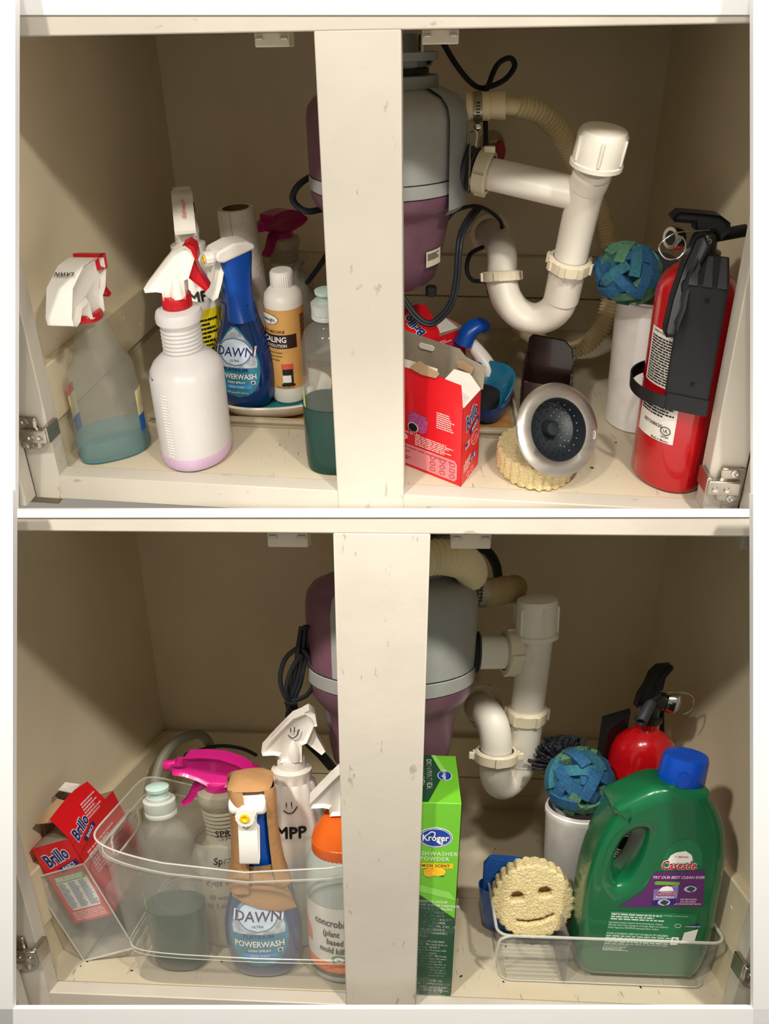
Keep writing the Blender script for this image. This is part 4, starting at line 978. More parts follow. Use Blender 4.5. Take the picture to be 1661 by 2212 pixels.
mk('lever_grip', pillow([(-.0135, .275), (-.0195, .262), (-.0215, .250), (-.0265, .240), (-.0265, .228), (-.032, .214), (-.030, .206), (-.027, .216), (-.023, .229), (-.021, .245), (-.016, .255), (-.0115, .268)], .0155, .3).map(lambda p: (p.x, p.y - .0172 - (.298 - p.z) * .33, p.z)).t(H), mat('black_plastic_scuffed', '34363a'), t, angle=50)
nz = mk('nozzle', lathe([(.0065, 0), (.0065, .037), (.006, .038), (.004, .038)], 18).t(H @ along((.002, .002, .287), (.95, .05, .22))), BLK, t)
mk('pin', tube([(-.002, -.012, .299), (-.022, -.014, .298), (-.036, -.015, .296), (-.046, -.015, .288), (-.048, -.014, .279), (-.041, -.014, .270), (-.031, -.014, .269), (-.024, -.014, .276), (-.023, -.013, .285), (-.028, -.013, .293)], .0009, 8, k=5).t(P), CHROME, t)
gq = mk('gauge', lathe([(.006, -.004), (.0125, -.003), (.0128, .003), (.0115, .006)], 28).t(P @ along((-.026, .008, .284), (-.9, -.3, .1))), CHROME, t)
mk('gauge_face', lathe([(.010, .0055), (.004, .0068)], 24).t(P @ along((-.026, .008, .284), (-.9, -.3, .1))), BLK, gq)
mk('rivet', flat_with_holes(ellipse(.0022, .003, 16), [ellipse(.0012, .0018, 16)], .0008).t(H @ T(.0005, -.0115, .287) @ RX(90)), CHROME, t)
# ================================================================ plumbing of the lower cabinet
CAB = CAB2
hinge(D3, -1, -.3681, .058)
hinge(D4, 1, .3664, .072)
catch(-.0945, -.0615, .4848, 'cream plastic door catch above the lower left opening with the clear bin')
catch(.0549, .087, .4848, 'cream plastic door catch above pale bent hose of the lower cabinet')
ds = disposal('grey and plum garbage disposal behind the green powder box', 0, .205, .478, [(.080, .276), (.078, .262), (.074, .228), (.070, .208), (.060, .197), (.050, .195)], .322)
mk('badge_disc', lathe([(.018, 0), (.018, .0012), (.015, .002), (.004, .0022)], 28).t(along((-.0725, .178, .266), (-.93, -.36, -.08)) @ S(.8, 1, 1)), mat('badge_silver', 'a9a6a2', rough=.35, metal=.7), ds)
pd = thing('drain_pipe', 'white plastic drain pipe with capped standpipe and trap beside green powder box', 'pipe', (.15, .24, .14))
mk('rubber_sleeve', lathe([(.022, 0), (.0245, .002), (.022, .004), (.0245, .006), (.022, .008), (.0245, .010), (.022, .012)], 28).t(along((.090, .212, .337), (1, .05, 0))), mat('sleeve_rubber', '33373a'), pd)
mk('tee_arm', tube([(.098, .212, .337), (.165, .229, .334)], .0195, 28), PVC, pd)
mk('slip_nut', nut((.140, .222, .335), (1, .2, 0), .026, .018, 28, 4), PVCC, pd)
V = [(.164, .221, .396), (.1665, .224, .358), (.1675, .230, .333), (.1685, .240, .278), (.169, .245, .252), (.1695, .252, .205), (.169, .256, .182)]
mk('standpipe', tube(V[1:6], .0205, 28, k=3), PVC, pd)
cp = mk('cleanout_cap', lathe([(.023, -.006), (.0265, -.005), (.0265, 0), (.0245, .001), (.024, .034), (.022, .039), (.012, .041)], 32).t(along(V[1], unit(V[1], V[0]))), PVC, pd)
for k in range(6):
    mk('cap_rib', cbox(.003, .003, .030, along(V[1], unit(V[1], V[0])) @ RZ(60 * k + 20) @ T(.0245, 0, .017)), PVC, cp, bevel=.001)
mk('slip_nut', nut(V[4], unit(V[4], V[3]), .0255, .017, 28, 6), PVCC, pd)
mk('trap_inlet', tube([V[4], V[5], V[6]], .0215, 28), PVC, pd)
mk('trap_bend', tube([(.169, .2555, .190), (.168, .257, .172), (.160, .256, .156), (.149, .250, .150), (.139, .240, .160), (.1335, .228, .180), (.132, .221, .198)], .0205, 28, k=5), PVC, pd)
nt = mk('slip_nut', nut((.1318, .220, .2045), (0, 0, 1), .027, .014, 28, 4), PVCC, pd)
for sx in (-1, 1): mk('nut_tab', cbox(.008, .005, .009, T(.1318 + sx * .030, .219, .204)), PVCC, pd, bevel=.001)
mk('trap_arm', tube([(.132, .220, .195), (.1305, .220, .222), (.126, .230, .242), (.119, .255, .249), (.113, .295, .243), (.110, .36, .232), (.108, .471, .215)], .0195, 28, k=4), PVC, pd)
mk('wall_nut', nut((.1145, .286, .2455), unit((.119, .25, .249), (.112, .31, .240)), .029, .009, 28, 3), PVCC, pd)
hz = thing('dishwasher_hose', 'pale bent corrugated hose on top of lower disposal', 'hose', (.06, .15, .43))
mk('corrugated_tube', corrugated([(-.01, .115, .440), (.023, .120, .448), (.041, .130, .452), (.061, .142, .450), (.078, .162, .442), (.086, .190, .428), (.080, .215, .424)], .0165, .0060, .0012), HOSE, hz)
mk('rubber_connector', tube([(.090, .218, .404), (.112, .228, .403), (.128, .242, .403), (.142, .268, .400), (.150, .310, .394)], lambda q: .0155 + .0008 * math.cos(25 * q), 22, k=4), mat('hose_brown', 'a58c62', rough=.5), hz)
cl = mk('hose_clamp', tube([(.094, .219, .404), (.104, .223, .4035)], .0172, 26), mat('clamp_steel', 'a8a08c'), hz)
for k in range(5): mk('clamp_slot', cbox(.0045, .0015, .0013, T(.099, .221 - .0175 * math.cos(-.4 + .22 * k), .404 + .0175 * math.sin(-.4 + .22 * k))), RUBBER, cl)
def cord2(label, paths, r, base, m=None):
    t = thing('power_cord', label, 'cord', base)
    for p in paths: mk('cable', tube(p, r, 10, k=6), m or CORDM, t)
    return t
cord2('dark cord arching behind the pale bent hose', [[(.075, .29, .462), (.088, .300, .450), (.113, .320, .438), (.127, .330, .420), (.134, .345, .396)]], .006, (.1, .3, .42))
bd = []
rng = random.Random(5)
for k in range(3):
    o = (k - 1) * .0045
    bd.append([(-.092 + o, .168, .374), (-.096 + o, .166 + o, .350), (-.100 + o, .168, .330), (-.106 + o, .17, .308), (-.113 + o, .17, .288), (-.110 + o, .176, .262), (-.099 + o, .186, .232), (-.083 + o, .20, .205), (-.074 + o, .22, .180)])
bd.append([(-.100, .165, .352), (-.116, .165, .338), (-.123, .165, .315), (-.119, .166, .295), (-.112, .168, .286)])
bd.append([(-.096, .164, .350), (-.085, .164, .335), (-.083, .166, .315), (-.094, .168, .296), (-.111, .168, .288)])
bd.append([(-.097, .162, .345), (-.110, .162, .325), (-.117, .165, .300), (-.112, .168, .285)])
bu = cord2('bundle of black cords tied in a loop beside the plum disposal', bd, .0027, (-.1, .17, .2))
mk('cable_tie', tube([(-.119, .1635, .289), (-.112, .1625, .286), (-.105, .164, .287)], .0022, 8), RUBBER, bu)
mk('cable_tie', tube([(-.113, .163, .287), (-.117, .160, .276), (-.118, .160, .268)], .0016, 6), RUBBER, bu)
mk('cable_tie', tube([(-.094, .160, .3725), (-.092, .160, .3755), (-.086, .165, .374)], .0024, 8), RUBBER, bu)
t = thing('water_hose', 'grey braided water hose arching up in the back left corner', 'hose', (-.33, .36, .1))
mk('hose', tube([(-.350, .295, .060), (-.348, .300, .100), (-.347, .330, .130), (-.335, .360, .149), (-.315, .380, .156), (-.301, .400, .147), (-.296, .420, .111), (-.296, .43, .06)], .0075, 14, k=6), mat('hose_grey', '8d8a78', rough=.5), t)
cord2('short black cord arching along the back boards behind the magenta sprayer', [[(-.341, .405, .095), (-.335, .405, .112), (-.319, .402, .119), (-.280, .400, .131), (-.244, .402, .127), (-.222, .410, .112)]], .003, (-.28, .4, .1))
# ================================================================ things in the lower cabinet, left side
# tilted clear acrylic bin and the packet in it
t = thing('acrylic_box', 'small clear acrylic box tilted against the left wall holding red packet', 'box', (-.352, .09, 0))
P = T(-.3535, .052, .0005) @ RY(-19)
def open_box(t, P, x, y, z, th, m, edge):
    mk('base', box(0, x, 0, y, 0, th).t(P), m, t)
    for g in (box(0, x, 0, th, 0, z), box(0, x, y - th, y, 0, z), box(0, th, 0, y, 0, z), box(x - th, x, 0, y, 0, z)): mk('side_wall', g.t(P), m, t)
    for g in (tube([(0, 0, 0), (0, 0, z)], .0009, 6), tube([(x, 0, 0), (x, 0, z)], .0009, 6), tube([(0, 0, 0), (x, 0, 0)], .0012, 6), tube([(x, 0, 0), (x, y, 0)], .0009, 6), tube([(0, 0, z), (x, 0, z), (x, y, z), (0, y, z), (0, 0, z)], .0011, 6)): mk('edge', g.t(P), edge, t)
open_box(t, P, .068, .125, .120, .0016, ACRYL, ACRYLE)
t = thing('scouring_pad_box', 'red scouring pad box with torn top leaning in the clear acrylic box', 'box', (-.33, .06, .05))
P = T(-.3105, .056, .0665) @ RY(-17) @ RZ(2)
w, d, h = .047, .118, .103
shell_box(t, P, w, d, h, BRED, CARDI)
mk('side_flap', plate([(0, 0, h), (0, d * .80, h), (-.010, d * .80, h + .028), (-.013, d * .52, h + .031), (-.013, .005, h + .026)], (1, 0, 0)).t(P), BRED, t)
mk('torn_flap', plate([(-.014, .012, h + .018), (-.014, .050, h + .024), (-.026, .052, h + .030), (-.030, .036, h + .028), (-.036, .012, h + .022)], (0, 0, 1), .001).t(P), mat('torn_card', 'b89a74'), t)
mk('torn_flap', plate([(-.012, .060, h + .030), (-.012, .082, h + .030), (-.026, .080, h + .038), (-.028, .064, h + .036)], (0, 0, 1), .001).t(P), CARDW, t)
mk('back_flap', plate([(-w, .030, h), (-w, d, h), (-w + .004, d, h + .030), (-w + .004, .070, h + .034), (-w + .004, .062, h + .020), (-w + .004, .034, h + .018)], (1, 0, 0)).t(P), CARDI, t)
FR = face_put(P, (-w, 0, 0), (1, 0, 0), (0, 0, 1), (0, -1, 0))
SR = face_put(P, (0, 0, 0), (0, 1, 0), (0, 0, 1), (1, 0, 0))
brillo_mark(t, lambda g: FR(g.t(T(.022, .083, 0) @ RZ(-3) @ S(.80, 1, 1))), .92)
mk('info_panel', FR(rows(rrect(.038, .046, .002, 3, .0245, .040), 6, 6)), CARDW, t)
mk('info_header', FR(rows(rrect(.038, .0085, .0015, 3, .0245, .059), 3, 6), .0009), mat('print_leaf_green', '6ea53f', rough=.5), t)
mk('lettering', FR(at2(fine(.034, .006, 3, random.Random(51), .1, .2), .0245, .059), .0013), PW, t)
for k in range(3): mk('panel_print', FR(at2(fine(.0105, .034, 15, random.Random(52 + k), .35, .4), .0115 + k * .0125, .0365), .0009), mat('print_slate_blue', '7b8aa8', rough=.5), t)
mk('panel_print', FR(at2(fine(.040, .012, 5, random.Random(58), .1, .2), .0245, .009), .0006), PK, t)
brillo_mark(t, lambda g: SR(g.t(T(.026, .100, 0) @ S(1, .9, 1))), .92)
mk('panel_print', SR(at2(fine(.040, .022, 6, random.Random(59), .4), .065, .112)), PK, t)
mk('panel_print', SR(at2(fine(.080, .030, 8, random.Random(60), .4), .055, .062)), PK, t)
mk('info_panel', SR(rows(rrect(.100, .026, .002, 3, .058, .016), 4, 6)), BPINK, t)
# big clear bin
t = thing('storage_bin', 'large translucent plastic storage bin with handle hole full of spray bottles', 'bin', (-.14, .09, 0))
n = 120; bx0, bx1, by0, by1 = -.283, .006, .0215, .172
def ring(z, f, dip):
    R = []
    ex = .014 * z / .19; W_ = (bx1 - bx0) / 2 + ex; D_ = (by1 - by0) / 2 + ex * .3; cx, cy_ = (bx0 + bx1) / 2, (by0 + by1) / 2; r = .030
    for i in range(n):
        a = 2 * math.pi * i / n
        x = W_ * sq(math.cos(a), 9); y = D_ * sq(math.sin(a), 9)
        q = max(0, 1 - (x / W_) ** 2) * (1 if abs(y) > D_ * .5 else .0)
        R.append((cx + x, cy_ + y - f * .0 , z - dip * max(0, 1 - (x / W_) ** 2)))
    return R
zs = [0, .003, .02, .040, .041, .047, .048, .07, .09, .11, .125, .135, .145, .155, .163, .170, .1705, .180, .188]
rings = []
for z in zs:
    k = z / .188
    R = ring(z, 0, .030 * k ** 1.2)
    if .0405 < z < .0475: R = [(x * 1.0 - .0, y - (.0012 if y < .06 else -.0012), q) for x, y, q in R]
    if z > .1702: R = [((x + .138) * 1.016 - .138, (y - .095) * 1.05 + .095, q) for x, y, q in R]
    rings.append(R)
g = loops(rings, True, False)
hx = lambda p: abs(p.y - .095) < .034 and .140 < p.z < .166 and p.x < -.25
keep = []
for f_ in g.f:
    c_ = sum((g.v[i] for i in f_), Vector()) / len(f_)
    if not (len(f_) == 4 and hx(c_)): keep.append(f_)
g.f = keep
mk('wall', g, CLEARB, t)
for z, r in ((.188, .0011), (.170, .0008), (.041, .0006), (.047, .0006)):
    R = ring(z, 0, .030 * (z / .188) ** 1.2)
    if z > .1702: R = [((x + .138) * 1.016 - .138, (y - .095) * 1.05 + .095, q) for x, y, q in R]
    mk('rim' if z > .16 else 'ridge', tube([Vector(p) for p in R] + [Vector(R[0])], r, 6), ACRYLE, t)
xl_ = -.2965
mk('handle_rim', tube([(xl_, .060, .153), (xl_, .064, .166), (xl_, .095, .168), (xl_, .126, .166), (xl_, .130, .153), (xl_, .126, .141), (xl_, .095, .139), (xl_, .064, .141), (xl_, .060, .153)], .0012, 6, k=3), ACRYLE, t)
# inside the bin
soap(T(-.2365, .060, .0025), 'clear squeeze bottle half full of green soap inside the translucent bin', (-.2365, .06, .0025), .080)
tm, P = magenta(T(-.191, .120, .0025) @ S(1, 1, .99), 'magenta trigger spray bottle with scribbled notes inside the translucent bin', (-.1905, .108, .0025), MILKYD, True)
g = lathe([(.044, .09), (.0445, .11), (.042, .128), (.035, .142)], 22, False, False)
g.map(lambda p: p + Vector(noise.noise_vector(p * 70)) * .006)
mk('plastic_wrap', g.t(P), FOIL, tm, flat=True)
for k, (s_, z, sz) in enumerate((('Spray', .128, .013), ('dyos soap', .098, .012), ('fill warm', .078, .009), ('to 1 cap', .066, .010))):
    mk('marker_note', on(at2(text(s_, sz, .004, .9, .2), -.004 * k, z, 4), cy(.0432), .0006).t(P @ RZ(14)), INK, tm)
t = thing('spray_bottle', 'blue dish soap spray bottle wrapped in torn brown paper inside the bin', 'bottle', (-.137, .054, .0025))
P = T(-.1365, .056, .0025) @ RZ(3)
dawn(t, P, 0)
KRAFT = mat('kraft_paper', 'a97f52', rough=.8, var=.08, scale=30, bump=.5, bscale=40, bdist=.004)
R = []
for z, rx, ry, dy in ((.085, .047, .030, 0), (.100, .042, .028, 0), (.120, .034, .0265, 0), (.145, .027, .026, 0), (.175, .024, .026, .001), (.205, .0235, .028, .002), (.228, .0235, .030, .002), (.237, .0225, .028, .004)):
    R.append([(rx * sq(math.cos(math.radians(a)), 4), dy + ry * sq(math.sin(math.radians(a)), 4), z) for a in [lerp(-78, 258, i / 40) for i in range(41)]])
R = R[2:]
g = loops(R, False, False, closed=False); g.map(lambda p: p + Vector(noise.noise_vector(p * 45)) * .0016)
g.t(P @ RZ(18)); mk('paper_wrap', g, KRAFT, t)
mk('paper_top', loops([[(rx * sq(math.cos(2 * math.pi * i / 32), 4), .004 + rx * 1.2 * sq(math.sin(2 * math.pi * i / 32), 4), z) for i in range(32)] for rx, z in ((.0225, .2365), (.016, .2405))]).t(P @ RZ(4)), KRAFT, t)
fn = surf_of(DAWN)
def paper(u, v):
    rx, ry, p, _ = interp([(s_[0], s_[1], s_[2], s_[3], 0) for s_ in DAWN], min(v, .149)); q = min(abs(u) / (rx + .004), .98)
    return Vector((u, -(ry + .0035) * (1 - q ** p) ** (1 / p) - .0012, v))
pp = [(-.026, .112), (-.024, .131), (-.0215, .150), (.002, .141), (.0225, .152), (.0265, .130), (.034, .108), (.041, .090), (.0385, .083), (.020, .096), (-.004, .104)]
g = rows([(-.027, .110), (.010, .099), (.041, .088), (.034, .110), (.027, .130), (.0225, .150), (.004, .1415), (-.0205, .150), (-.024, .131)], 14, 12)
g.map(lambda p: P @ paper(p.x, p.y) + Vector(noise.noise_vector(p * 50)) * .0012); mk('paper_front', g, KRAFT, t)
mpp(T(-.108, .126, .0025) @ S(1, 1, .905), 'white spray bottle marked in black letters with smiley face, beside brown paper wrapped bottle', (-.107, .116, .0025), 10, 62, 4, True)
# mould killer bottle, half behind the post
t = thing('spray_bottle', 'mold killer spray bottle with orange collar half hidden by the middle post', 'bottle', (-.046, .066, .0025))
P = T(-.0455, .068, .0025) @ S(1, 1, .96)
HZ = mat('hazy_bottle', 'b9c4bd', rough=.3, alpha=.8)
mk('bottle', lathe([(.036, 0), (.0405, .004), (.0415, .012), (.0415, .125), (.040, .145), (.035, .160), (.026, .168)], 40).t(P), HZ, t)
ORG_ = mat('orange_plastic', 'ef6c1d', rough=.35)
mk('collar', ribbed(.0325, .160, .176, 44, .0006).t(P), ORG_, t)
mk('collar_cone', lathe([(.0325, .176), (.030, .186), (.022, .199), (.0185, .206)], 40).t(P), ORG_, t)
head_a(t, P @ T(0, 0, 0) @ RZ(8) @ S(1.05, 1, 1) @ T(.0, 0, -.003), WPL, WPL, WPL, .026)
c41 = cy(.0415)
mk('label', on(rows([(-.055, .030), (.055, .030), (.055, .108), (-.055, .108)], 8, 34), c41, .0004).t(P), mat('label_white', 'ddd8cf'), t)
mk('label_band', on(rows([(-.055, .018), (.055, .018), (.055, .032), (-.055, .032)], 4, 34), c41, .0006).t(P), ORG_, t)
mk('label_band', on(rows([(-.055, .012), (.055, .012), (.055, .018), (-.055, .018)], 2, 34), c41, .0006).t(P), mat('label_dark', '4a4a50', rough=.5), t)
mk('label_patch', on(rows([(-.055, .045), (-.036, .052), (-.037, .070), (-.055, .085)], 6, 5), c41, .0006).t(P), mat('label_coral', 'e2876a', rough=.5), t)
for s_, u, z, sz in (('concrobium', -.006, .088, .0135), ('(plant', -.010, .074, .0115), ('based', -.006, .062, .0115), ('mold killer )', -.004, .050, .0115)):
    mk('marker_note', on(at2(marker(s_, sz, .72, .02), u, z, -4), c41, .0009).t(P), INK, t)
mk('lettering', on(at2(text('32oz 946mL', .009, .0, .8), -.008, .0245), c41, .0010).t(P), mat('print_peach', 'f6b58d', rough=.5), t)
mk('eco_badge', on(rows(ellipse(.0085, .0065, 24, -.002, .0375), 8, 8), c41, .0008).t(P), mat('print_eco_green', '4e8a55', rough=.5), t)
mk('eco_badge', on(flat_with_holes(ellipse(.0055, .0042, 20, -.002, .0375), [ellipse(.0025, .002, 16, -.002, .0375)], .0002), c41, .0012).t(P), PW, t)
# ================================================================ things in the lower cabinet, right side
# green powder box
t = thing('dishwasher_powder_box', 'green box of dishwasher powder with lemons standing beside the middle post', 'box', (.053, .03, 0))
KG = mat('card_lime_green', '6fc12f', rough=.4, coat=.2, var=.02); KD = mat('card_dark_green', '14482c', rough=.4, coat=.2, var=.03); KM = mat('card_mid_green', '8fd45a', rough=.4)
x0, x1, y0, y1, z1 = .0305, .0758, .0195, .133, .240
P = Matrix.Identity(4)
mk('carton', box(x0, x1, y0, y1, 0, z1), KG, t, bevel=.0008)
FR = face_put(P, ((x0 + x1) / 2, y0, 0), (1, 0, 0), (0, 0, 1), (0, -1, 0))
TP = face_put(P, ((x0 + x1) / 2, y0, z1), (1, 0, 0), (0, 1, 0), (0, 0, 1))
RT = face_put(P, (x1, y0, 0), (0, 1, 0), (0, 0, 1), (1, 0, 0))
hw = (x1 - x0) / 2
mk('printed_panel', FR(rows([(-hw, .001), (hw, .001), (hw, .128), (-hw, .140)], 4, 4)), KD, t)
mk('printed_panel', RT(rows([(0, .001), (y1 - y0, .001), (y1 - y0, z1 - .001), (0, z1 - .001)], 3, 3)), KD, t)
mk('printed_stripe', FR(rows([(-hw, .140), (hw, .128), (hw, .1365), (-hw, .1485)], 2, 4)), KM, t)
mk('printed_panel', TP(rows([(-hw, .001), (-.009, .001), (.007, .062), (-.005, .113), (-hw, .113)], 10, 6)), KD, t)
mk('printed_stripe', TP(rows([(-.005, .113), (.000, .113), (.0125, .062), (.007, .062)], 8, 2)), KM, t)
KB = mat('brand_blue', '12419c', rough=.4)
for a, b, mm, hh in ((.0168, .0118, PW, .0005), (.0160, .0110, KB, .0008)):
    mk('brand_oval', FR(rows(ellipse(a, b, 36, -.001, .202), 14, 12), hh), mm, t)
mk('brand_oval', FR(flat_with_holes(ellipse(.0152, .0102, 36), [ellipse(.0147, .0097, 36)], .0002).t(T(-.001, .202, 0)), .0011), PW, t)
mk('brand_lettering', FR(at2(text('Kroger', .0098, .022, .92), -.001, .202), .0012), PW, t)
mk('brand_swash', FR(tube([(-.0085, .2055, 0), (-.005, .2085, 0), (-.0015, .207, 0), (-.0025, .203, 0)], .0006, 6, k=4).join(tube([(.001, .199, 0), (.003, .1955, 0), (.006, .1965, 0), (.005, .200, 0)], .0006, 6, k=4)), .0008), PW, t)
mk('lettering', FR(at2(text('®', .0040, .0), .006, .1945), .0012), PW, t)
mk('lettering', FR(at2(text('DISHWASHER', .0062, .0, 1.02, 0, 'CENTER', 1.15), .000, .1835)), PW, t)
mk('lettering', FR(at2(text('POWDER', .0062, .0, 1.02, 0, 'CENTER', 1.15), -.001, .1775)), PW, t)
mk('scent_band', FR(rows(rrect(.040, .0062, .0004, 2, -.002, .1695), 2, 6)), mat('print_yellow', 'f0c21c', rough=.45), t)
mk('lettering', FR(at2(text('LEMON SCENT', .0046, .012, .95, 0, 'CENTER', 1.15), -.002, .1697), .0008), KD, t)
LM = mat('lemon_yellow', 'f3c529', rough=.4, var=.12, scale=90)
mk('leaf_picture', FR(rows([(-.014, .163), (-.006, .159), (.010, .1565), (.002, .1615), (-.010, .1635)], 5, 5), .0006), KD, t)
mk('lemon_picture', FR(rows(ellipse(.0078, .0052, 24, .003, .1625), 8, 8), .0008), LM, t)
mk('lemon_picture', FR(rows(ellipse(.0062, .0056, 24, -.0055, .1615), 8, 8), .0011), mat('lemon_face', 'f0b32a', rough=.4, var=.15, scale=200), t)
ing = ['INGREDIENTS: SODIUM', 'SULFATE, SODIUM CARBONATE,', 'SODIUM SILICATE, PEG/PPG', 'PROPYLHEPTYL ETHER,', 'SODIUM CARBONATE', 'PEROXIDE, SODIUM ACRYLIC', 'ACID/MA COPOLYMER,', 'PROTEASE ENZYME, AMYLASE', 'ENZYME, FRAGRANCE.', 'CONTAINS FRAGRANCE', 'ALLERGEN.']
for k, s_ in enumerate(ing): mk('lettering', FR(at2(text(s_, .0040, .008, .82, 0, 'LEFT'), -.0205, .1265 - k * .0044, -2)), PW, t)
cau = ['CAUTION: EYE AND SKIN', 'IRRITANT. May cause burns to', 'skin and eyes. Harmful if', 'swallowed. Avoid contact with', 'eyes, skin and mucous', 'membranes. FIRST AID: In case', 'of eye contact, flush with water', 'for at least 15 minutes. Get', 'immediate medical attention. In', 'case of skin contact, rinse well', 'with water. If swallowed, give a', 'glassful of water or milk and call', 'physician immediately. Do not', 'induce vomiting.']
for k, s_ in enumerate(cau): mk('lettering', FR(at2(text(s_, .0036, .004, .80, 0, 'LEFT'), -.0205, .0755 - k * .0038, -2)), PW, t)
for k, (s_, sz) in enumerate((('KEEP THIS AND ALL', .0042), ('CLEANING COMPOUNDS OUT', .0042), ('OF THE REACH OF CHILDREN.', .0042), ('CONTAINS NO', .003), ('PHOSPHATES OR CHLORINE', .003), ('FOR MORE INGREDIENT INFORMATION,', .003), ('VISIT WWW.KROGER.COM', .003), ('OR CALL 800-632-6900', .003), ('DISTRIBUTED BY THE KROGER CO.', .003), ('CINCINNATI, OHIO 45202', .003))):
    mk('lettering', FR(at2(text(s_, sz, .008, .82), -.002, .0218 - k * (.0046 if k < 3 else .0021) + (.003 if k > 2 else 0) - (.0065 if k > 2 else 0), -2)), PW, t)
for k, (s_, v) in enumerate((('DISHWASHER', -.0075), ('POWDER', -.0150))):
    mk('lettering', TP(at2(text(s_, .0125 if k == 0 else .0125, .004, .95).t(S(1, .62, 1)), v, .065 - k * .004, -90)), PW, t)
for a, b, mm, hh in ((.0075, .0125, PW, .0008), (.0068, .0116, KB, .0010)): mk('brand_oval', TP(rows(ellipse(a, b, 28, .0085, .060), 8, 8), hh), mm, t)
mk('brand_lettering', TP(at2(text('Kroger', .0082, .015).t(S(1, .7, 1)), .0085, .060, -90), .0014), PW, t)
# clear organiser
t = thing('organizer_bin', 'clear acrylic organizer with a divider holding green jug and smiley sponge', 'organizer', (.25, .09, 0))
def rr3(w_, d_, r, z, cx, cy_): return [(x, y, z) for x, y in rrect(w_, d_, r, 5, cx, cy_)]
ox0, ox1, oy0, oy1, oh = .131, .3625, .0435, .166, .068
cx, cy_ = (ox0 + ox1) / 2, (oy0 + oy1) / 2
mk('wall', loops([rr3(ox1 - ox0 - .010, oy1 - oy0 - .006, .012, .0, cx, cy_), rr3(ox1 - ox0 - .002, oy1 - oy0 - .002, .012, .004, cx, cy_), rr3(ox1 - ox0 + .012, oy1 - oy0 + .004, .014, oh, cx, cy_)], True, False), ACRYL, t)
R = rr3(ox1 - ox0 + .012, oy1 - oy0 + .004, .014, oh, cx, cy_); mk('rim', tube(R + [R[0]], .0018, 8), ACRYLE, t)
R = rr3(ox1 - ox0 - .004, oy1 - oy0 - .004, .012, .003, cx, cy_); mk('foot_edge', tube(R + [R[0]], .0010, 6), ACRYLE, t)
mk('divider', box(.2035, .2055, oy0 + .002, oy1 - .002, .001, .060), mat('acrylic_tint', '6e7480', rough=.08, alpha=.45, spec=.9), t)
mk('corner_grip', tube([(ox0 - .006, oy0 + .004, .030), (ox0 - .005, oy0 - .001, .050), (ox0 - .002, oy0 - .003, .064), (ox0 + .010, oy0 - .0025, .0685)], .0018, 8, k=4), ACRYLE, t)
for k in range(14): mk('base_rib', box(ox0 + .010, .200, oy0 + .006 + k * .0072, oy0 + .0075 + k * .0072, .0008, .0022), ACRYLE, t)
# green detergent jug
t = thing('detergent_jug', 'green dishwasher detergent jug with blue cap standing in the clear organizer', 'jug', (.29, .085, .004))
JG = mat('jug_green', '10613a', rough=.24, coat=.3, var=.05, scale=15)
out = [(.219, .050), (.218, .030), (.223, .014), (.232, .006), (.246, .004), (.340, .004), (.352, .008), (.358, .020), (.362, .055), (.3595, .115), (.3565, .156), (.350, .190), (.339, .215), (.326, .234), (.320, .2405), (.277, .244), (.253, .233), (.237, .222), (.2325, .217), (.235, .211), (.231, .200), (.223, .176), (.218, .147), (.216, .116), (.217, .072)]
out = [tuple(p) for p in smooth_tab([(i,) + p for i, p in enumerate(out + [out[0]])], 3)][:-1]; out = [(p[1], p[2]) for p in out]
hol = [(.250, .128), (.244, .138), (.2425, .160), (.247, .181), (.256, .192), (.265, .195), (.270, .192), (.270, .172), (.266, .150), (.259, .134)]
hol = [tuple(p) for p in smooth_tab([(i,) + p for i, p in enumerate(hol + [hol[0]])], 3)][:-1]; hol = [(p[1], p[2]) for p in hol]
g = flat_with_holes(out, [hol], .062, .014, 5)
# flat slab lies in x-y: stand it up, front at y = .052
g.map(lambda p: (p.x, .083 - p.z * (1.0 if True else 1), p.y))
mk('body', g, JG, t, angle=55)
CPB = mat('cap_blue', '0b4fc4', rough=.3, var=.03)
c = mk('cap', lathe([(.0225, 0), (.0232, .002), (.0222, .024), (.0205, .029), (.014, .030), (.006, .0285)], 40).t(T(.3025, .083, .240) @ RY(2)), CPB, t)
mk('cap_tab', lathe([(.007, 0), (.0068, .001)], 20).t(T(.296, .0600, .250) @ RX(90) @ S(1, 1.2, 1)), CPB, c)
mk('neck', lathe([(.021, .232), (.0215, .2405)], 36).t(T(.3015, .083, 0)), JG, t)
FJ = face_put(Matrix.Identity(4), (0, .052, 0), (1, 0, 0), (0, 0, 1), (0, -1, 0))
JL = mat('jug_label_green', '187246', rough=.35); PUR = mat('print_purple', '5c2368', rough=.4); PRD = mat('print_red', 'b5182a', rough=.4)
mk('label_field', FJ(rows([(.286, .155), (.329, .158), (.327, .172), (.320, .184), (.309, .190), (.299, .188), (.290, .176)], 10, 8), .0003), JL, t)
mk('label_field', FJ(rows([(.244, .048), (.338, .052), (.336, .098), (.244, .098)], 6, 8), .0003), JL, t)
mk('purple_panel', FJ(rows([(.252, .1035), (.340, .1045), (.333, .153), (.283, .150), (.275, .125)], 12, 8), .0005), PUR, t)
mk('brand_arch', FJ(rows([(.2915, .160), (.319, .162), (.316, .171), (.309, .1755), (.302, .175), (.295, .170)], 8, 8), .0006), PW, t)
mk('lettering', FJ(at2(text('*1 BRAND', .0030, .01), .306, .1685, 1), .0010), PRD, t)
mk('brand_lettering', FJ(at2(text('Cascade', .0150, .06, .70), .3055, .1585, 2), .0008), PW, t)
mk('brand_lettering', FJ(at2(text('Cascade', .0150, .02, .70), .3055, .1585, 2), .0012), PRD, t)
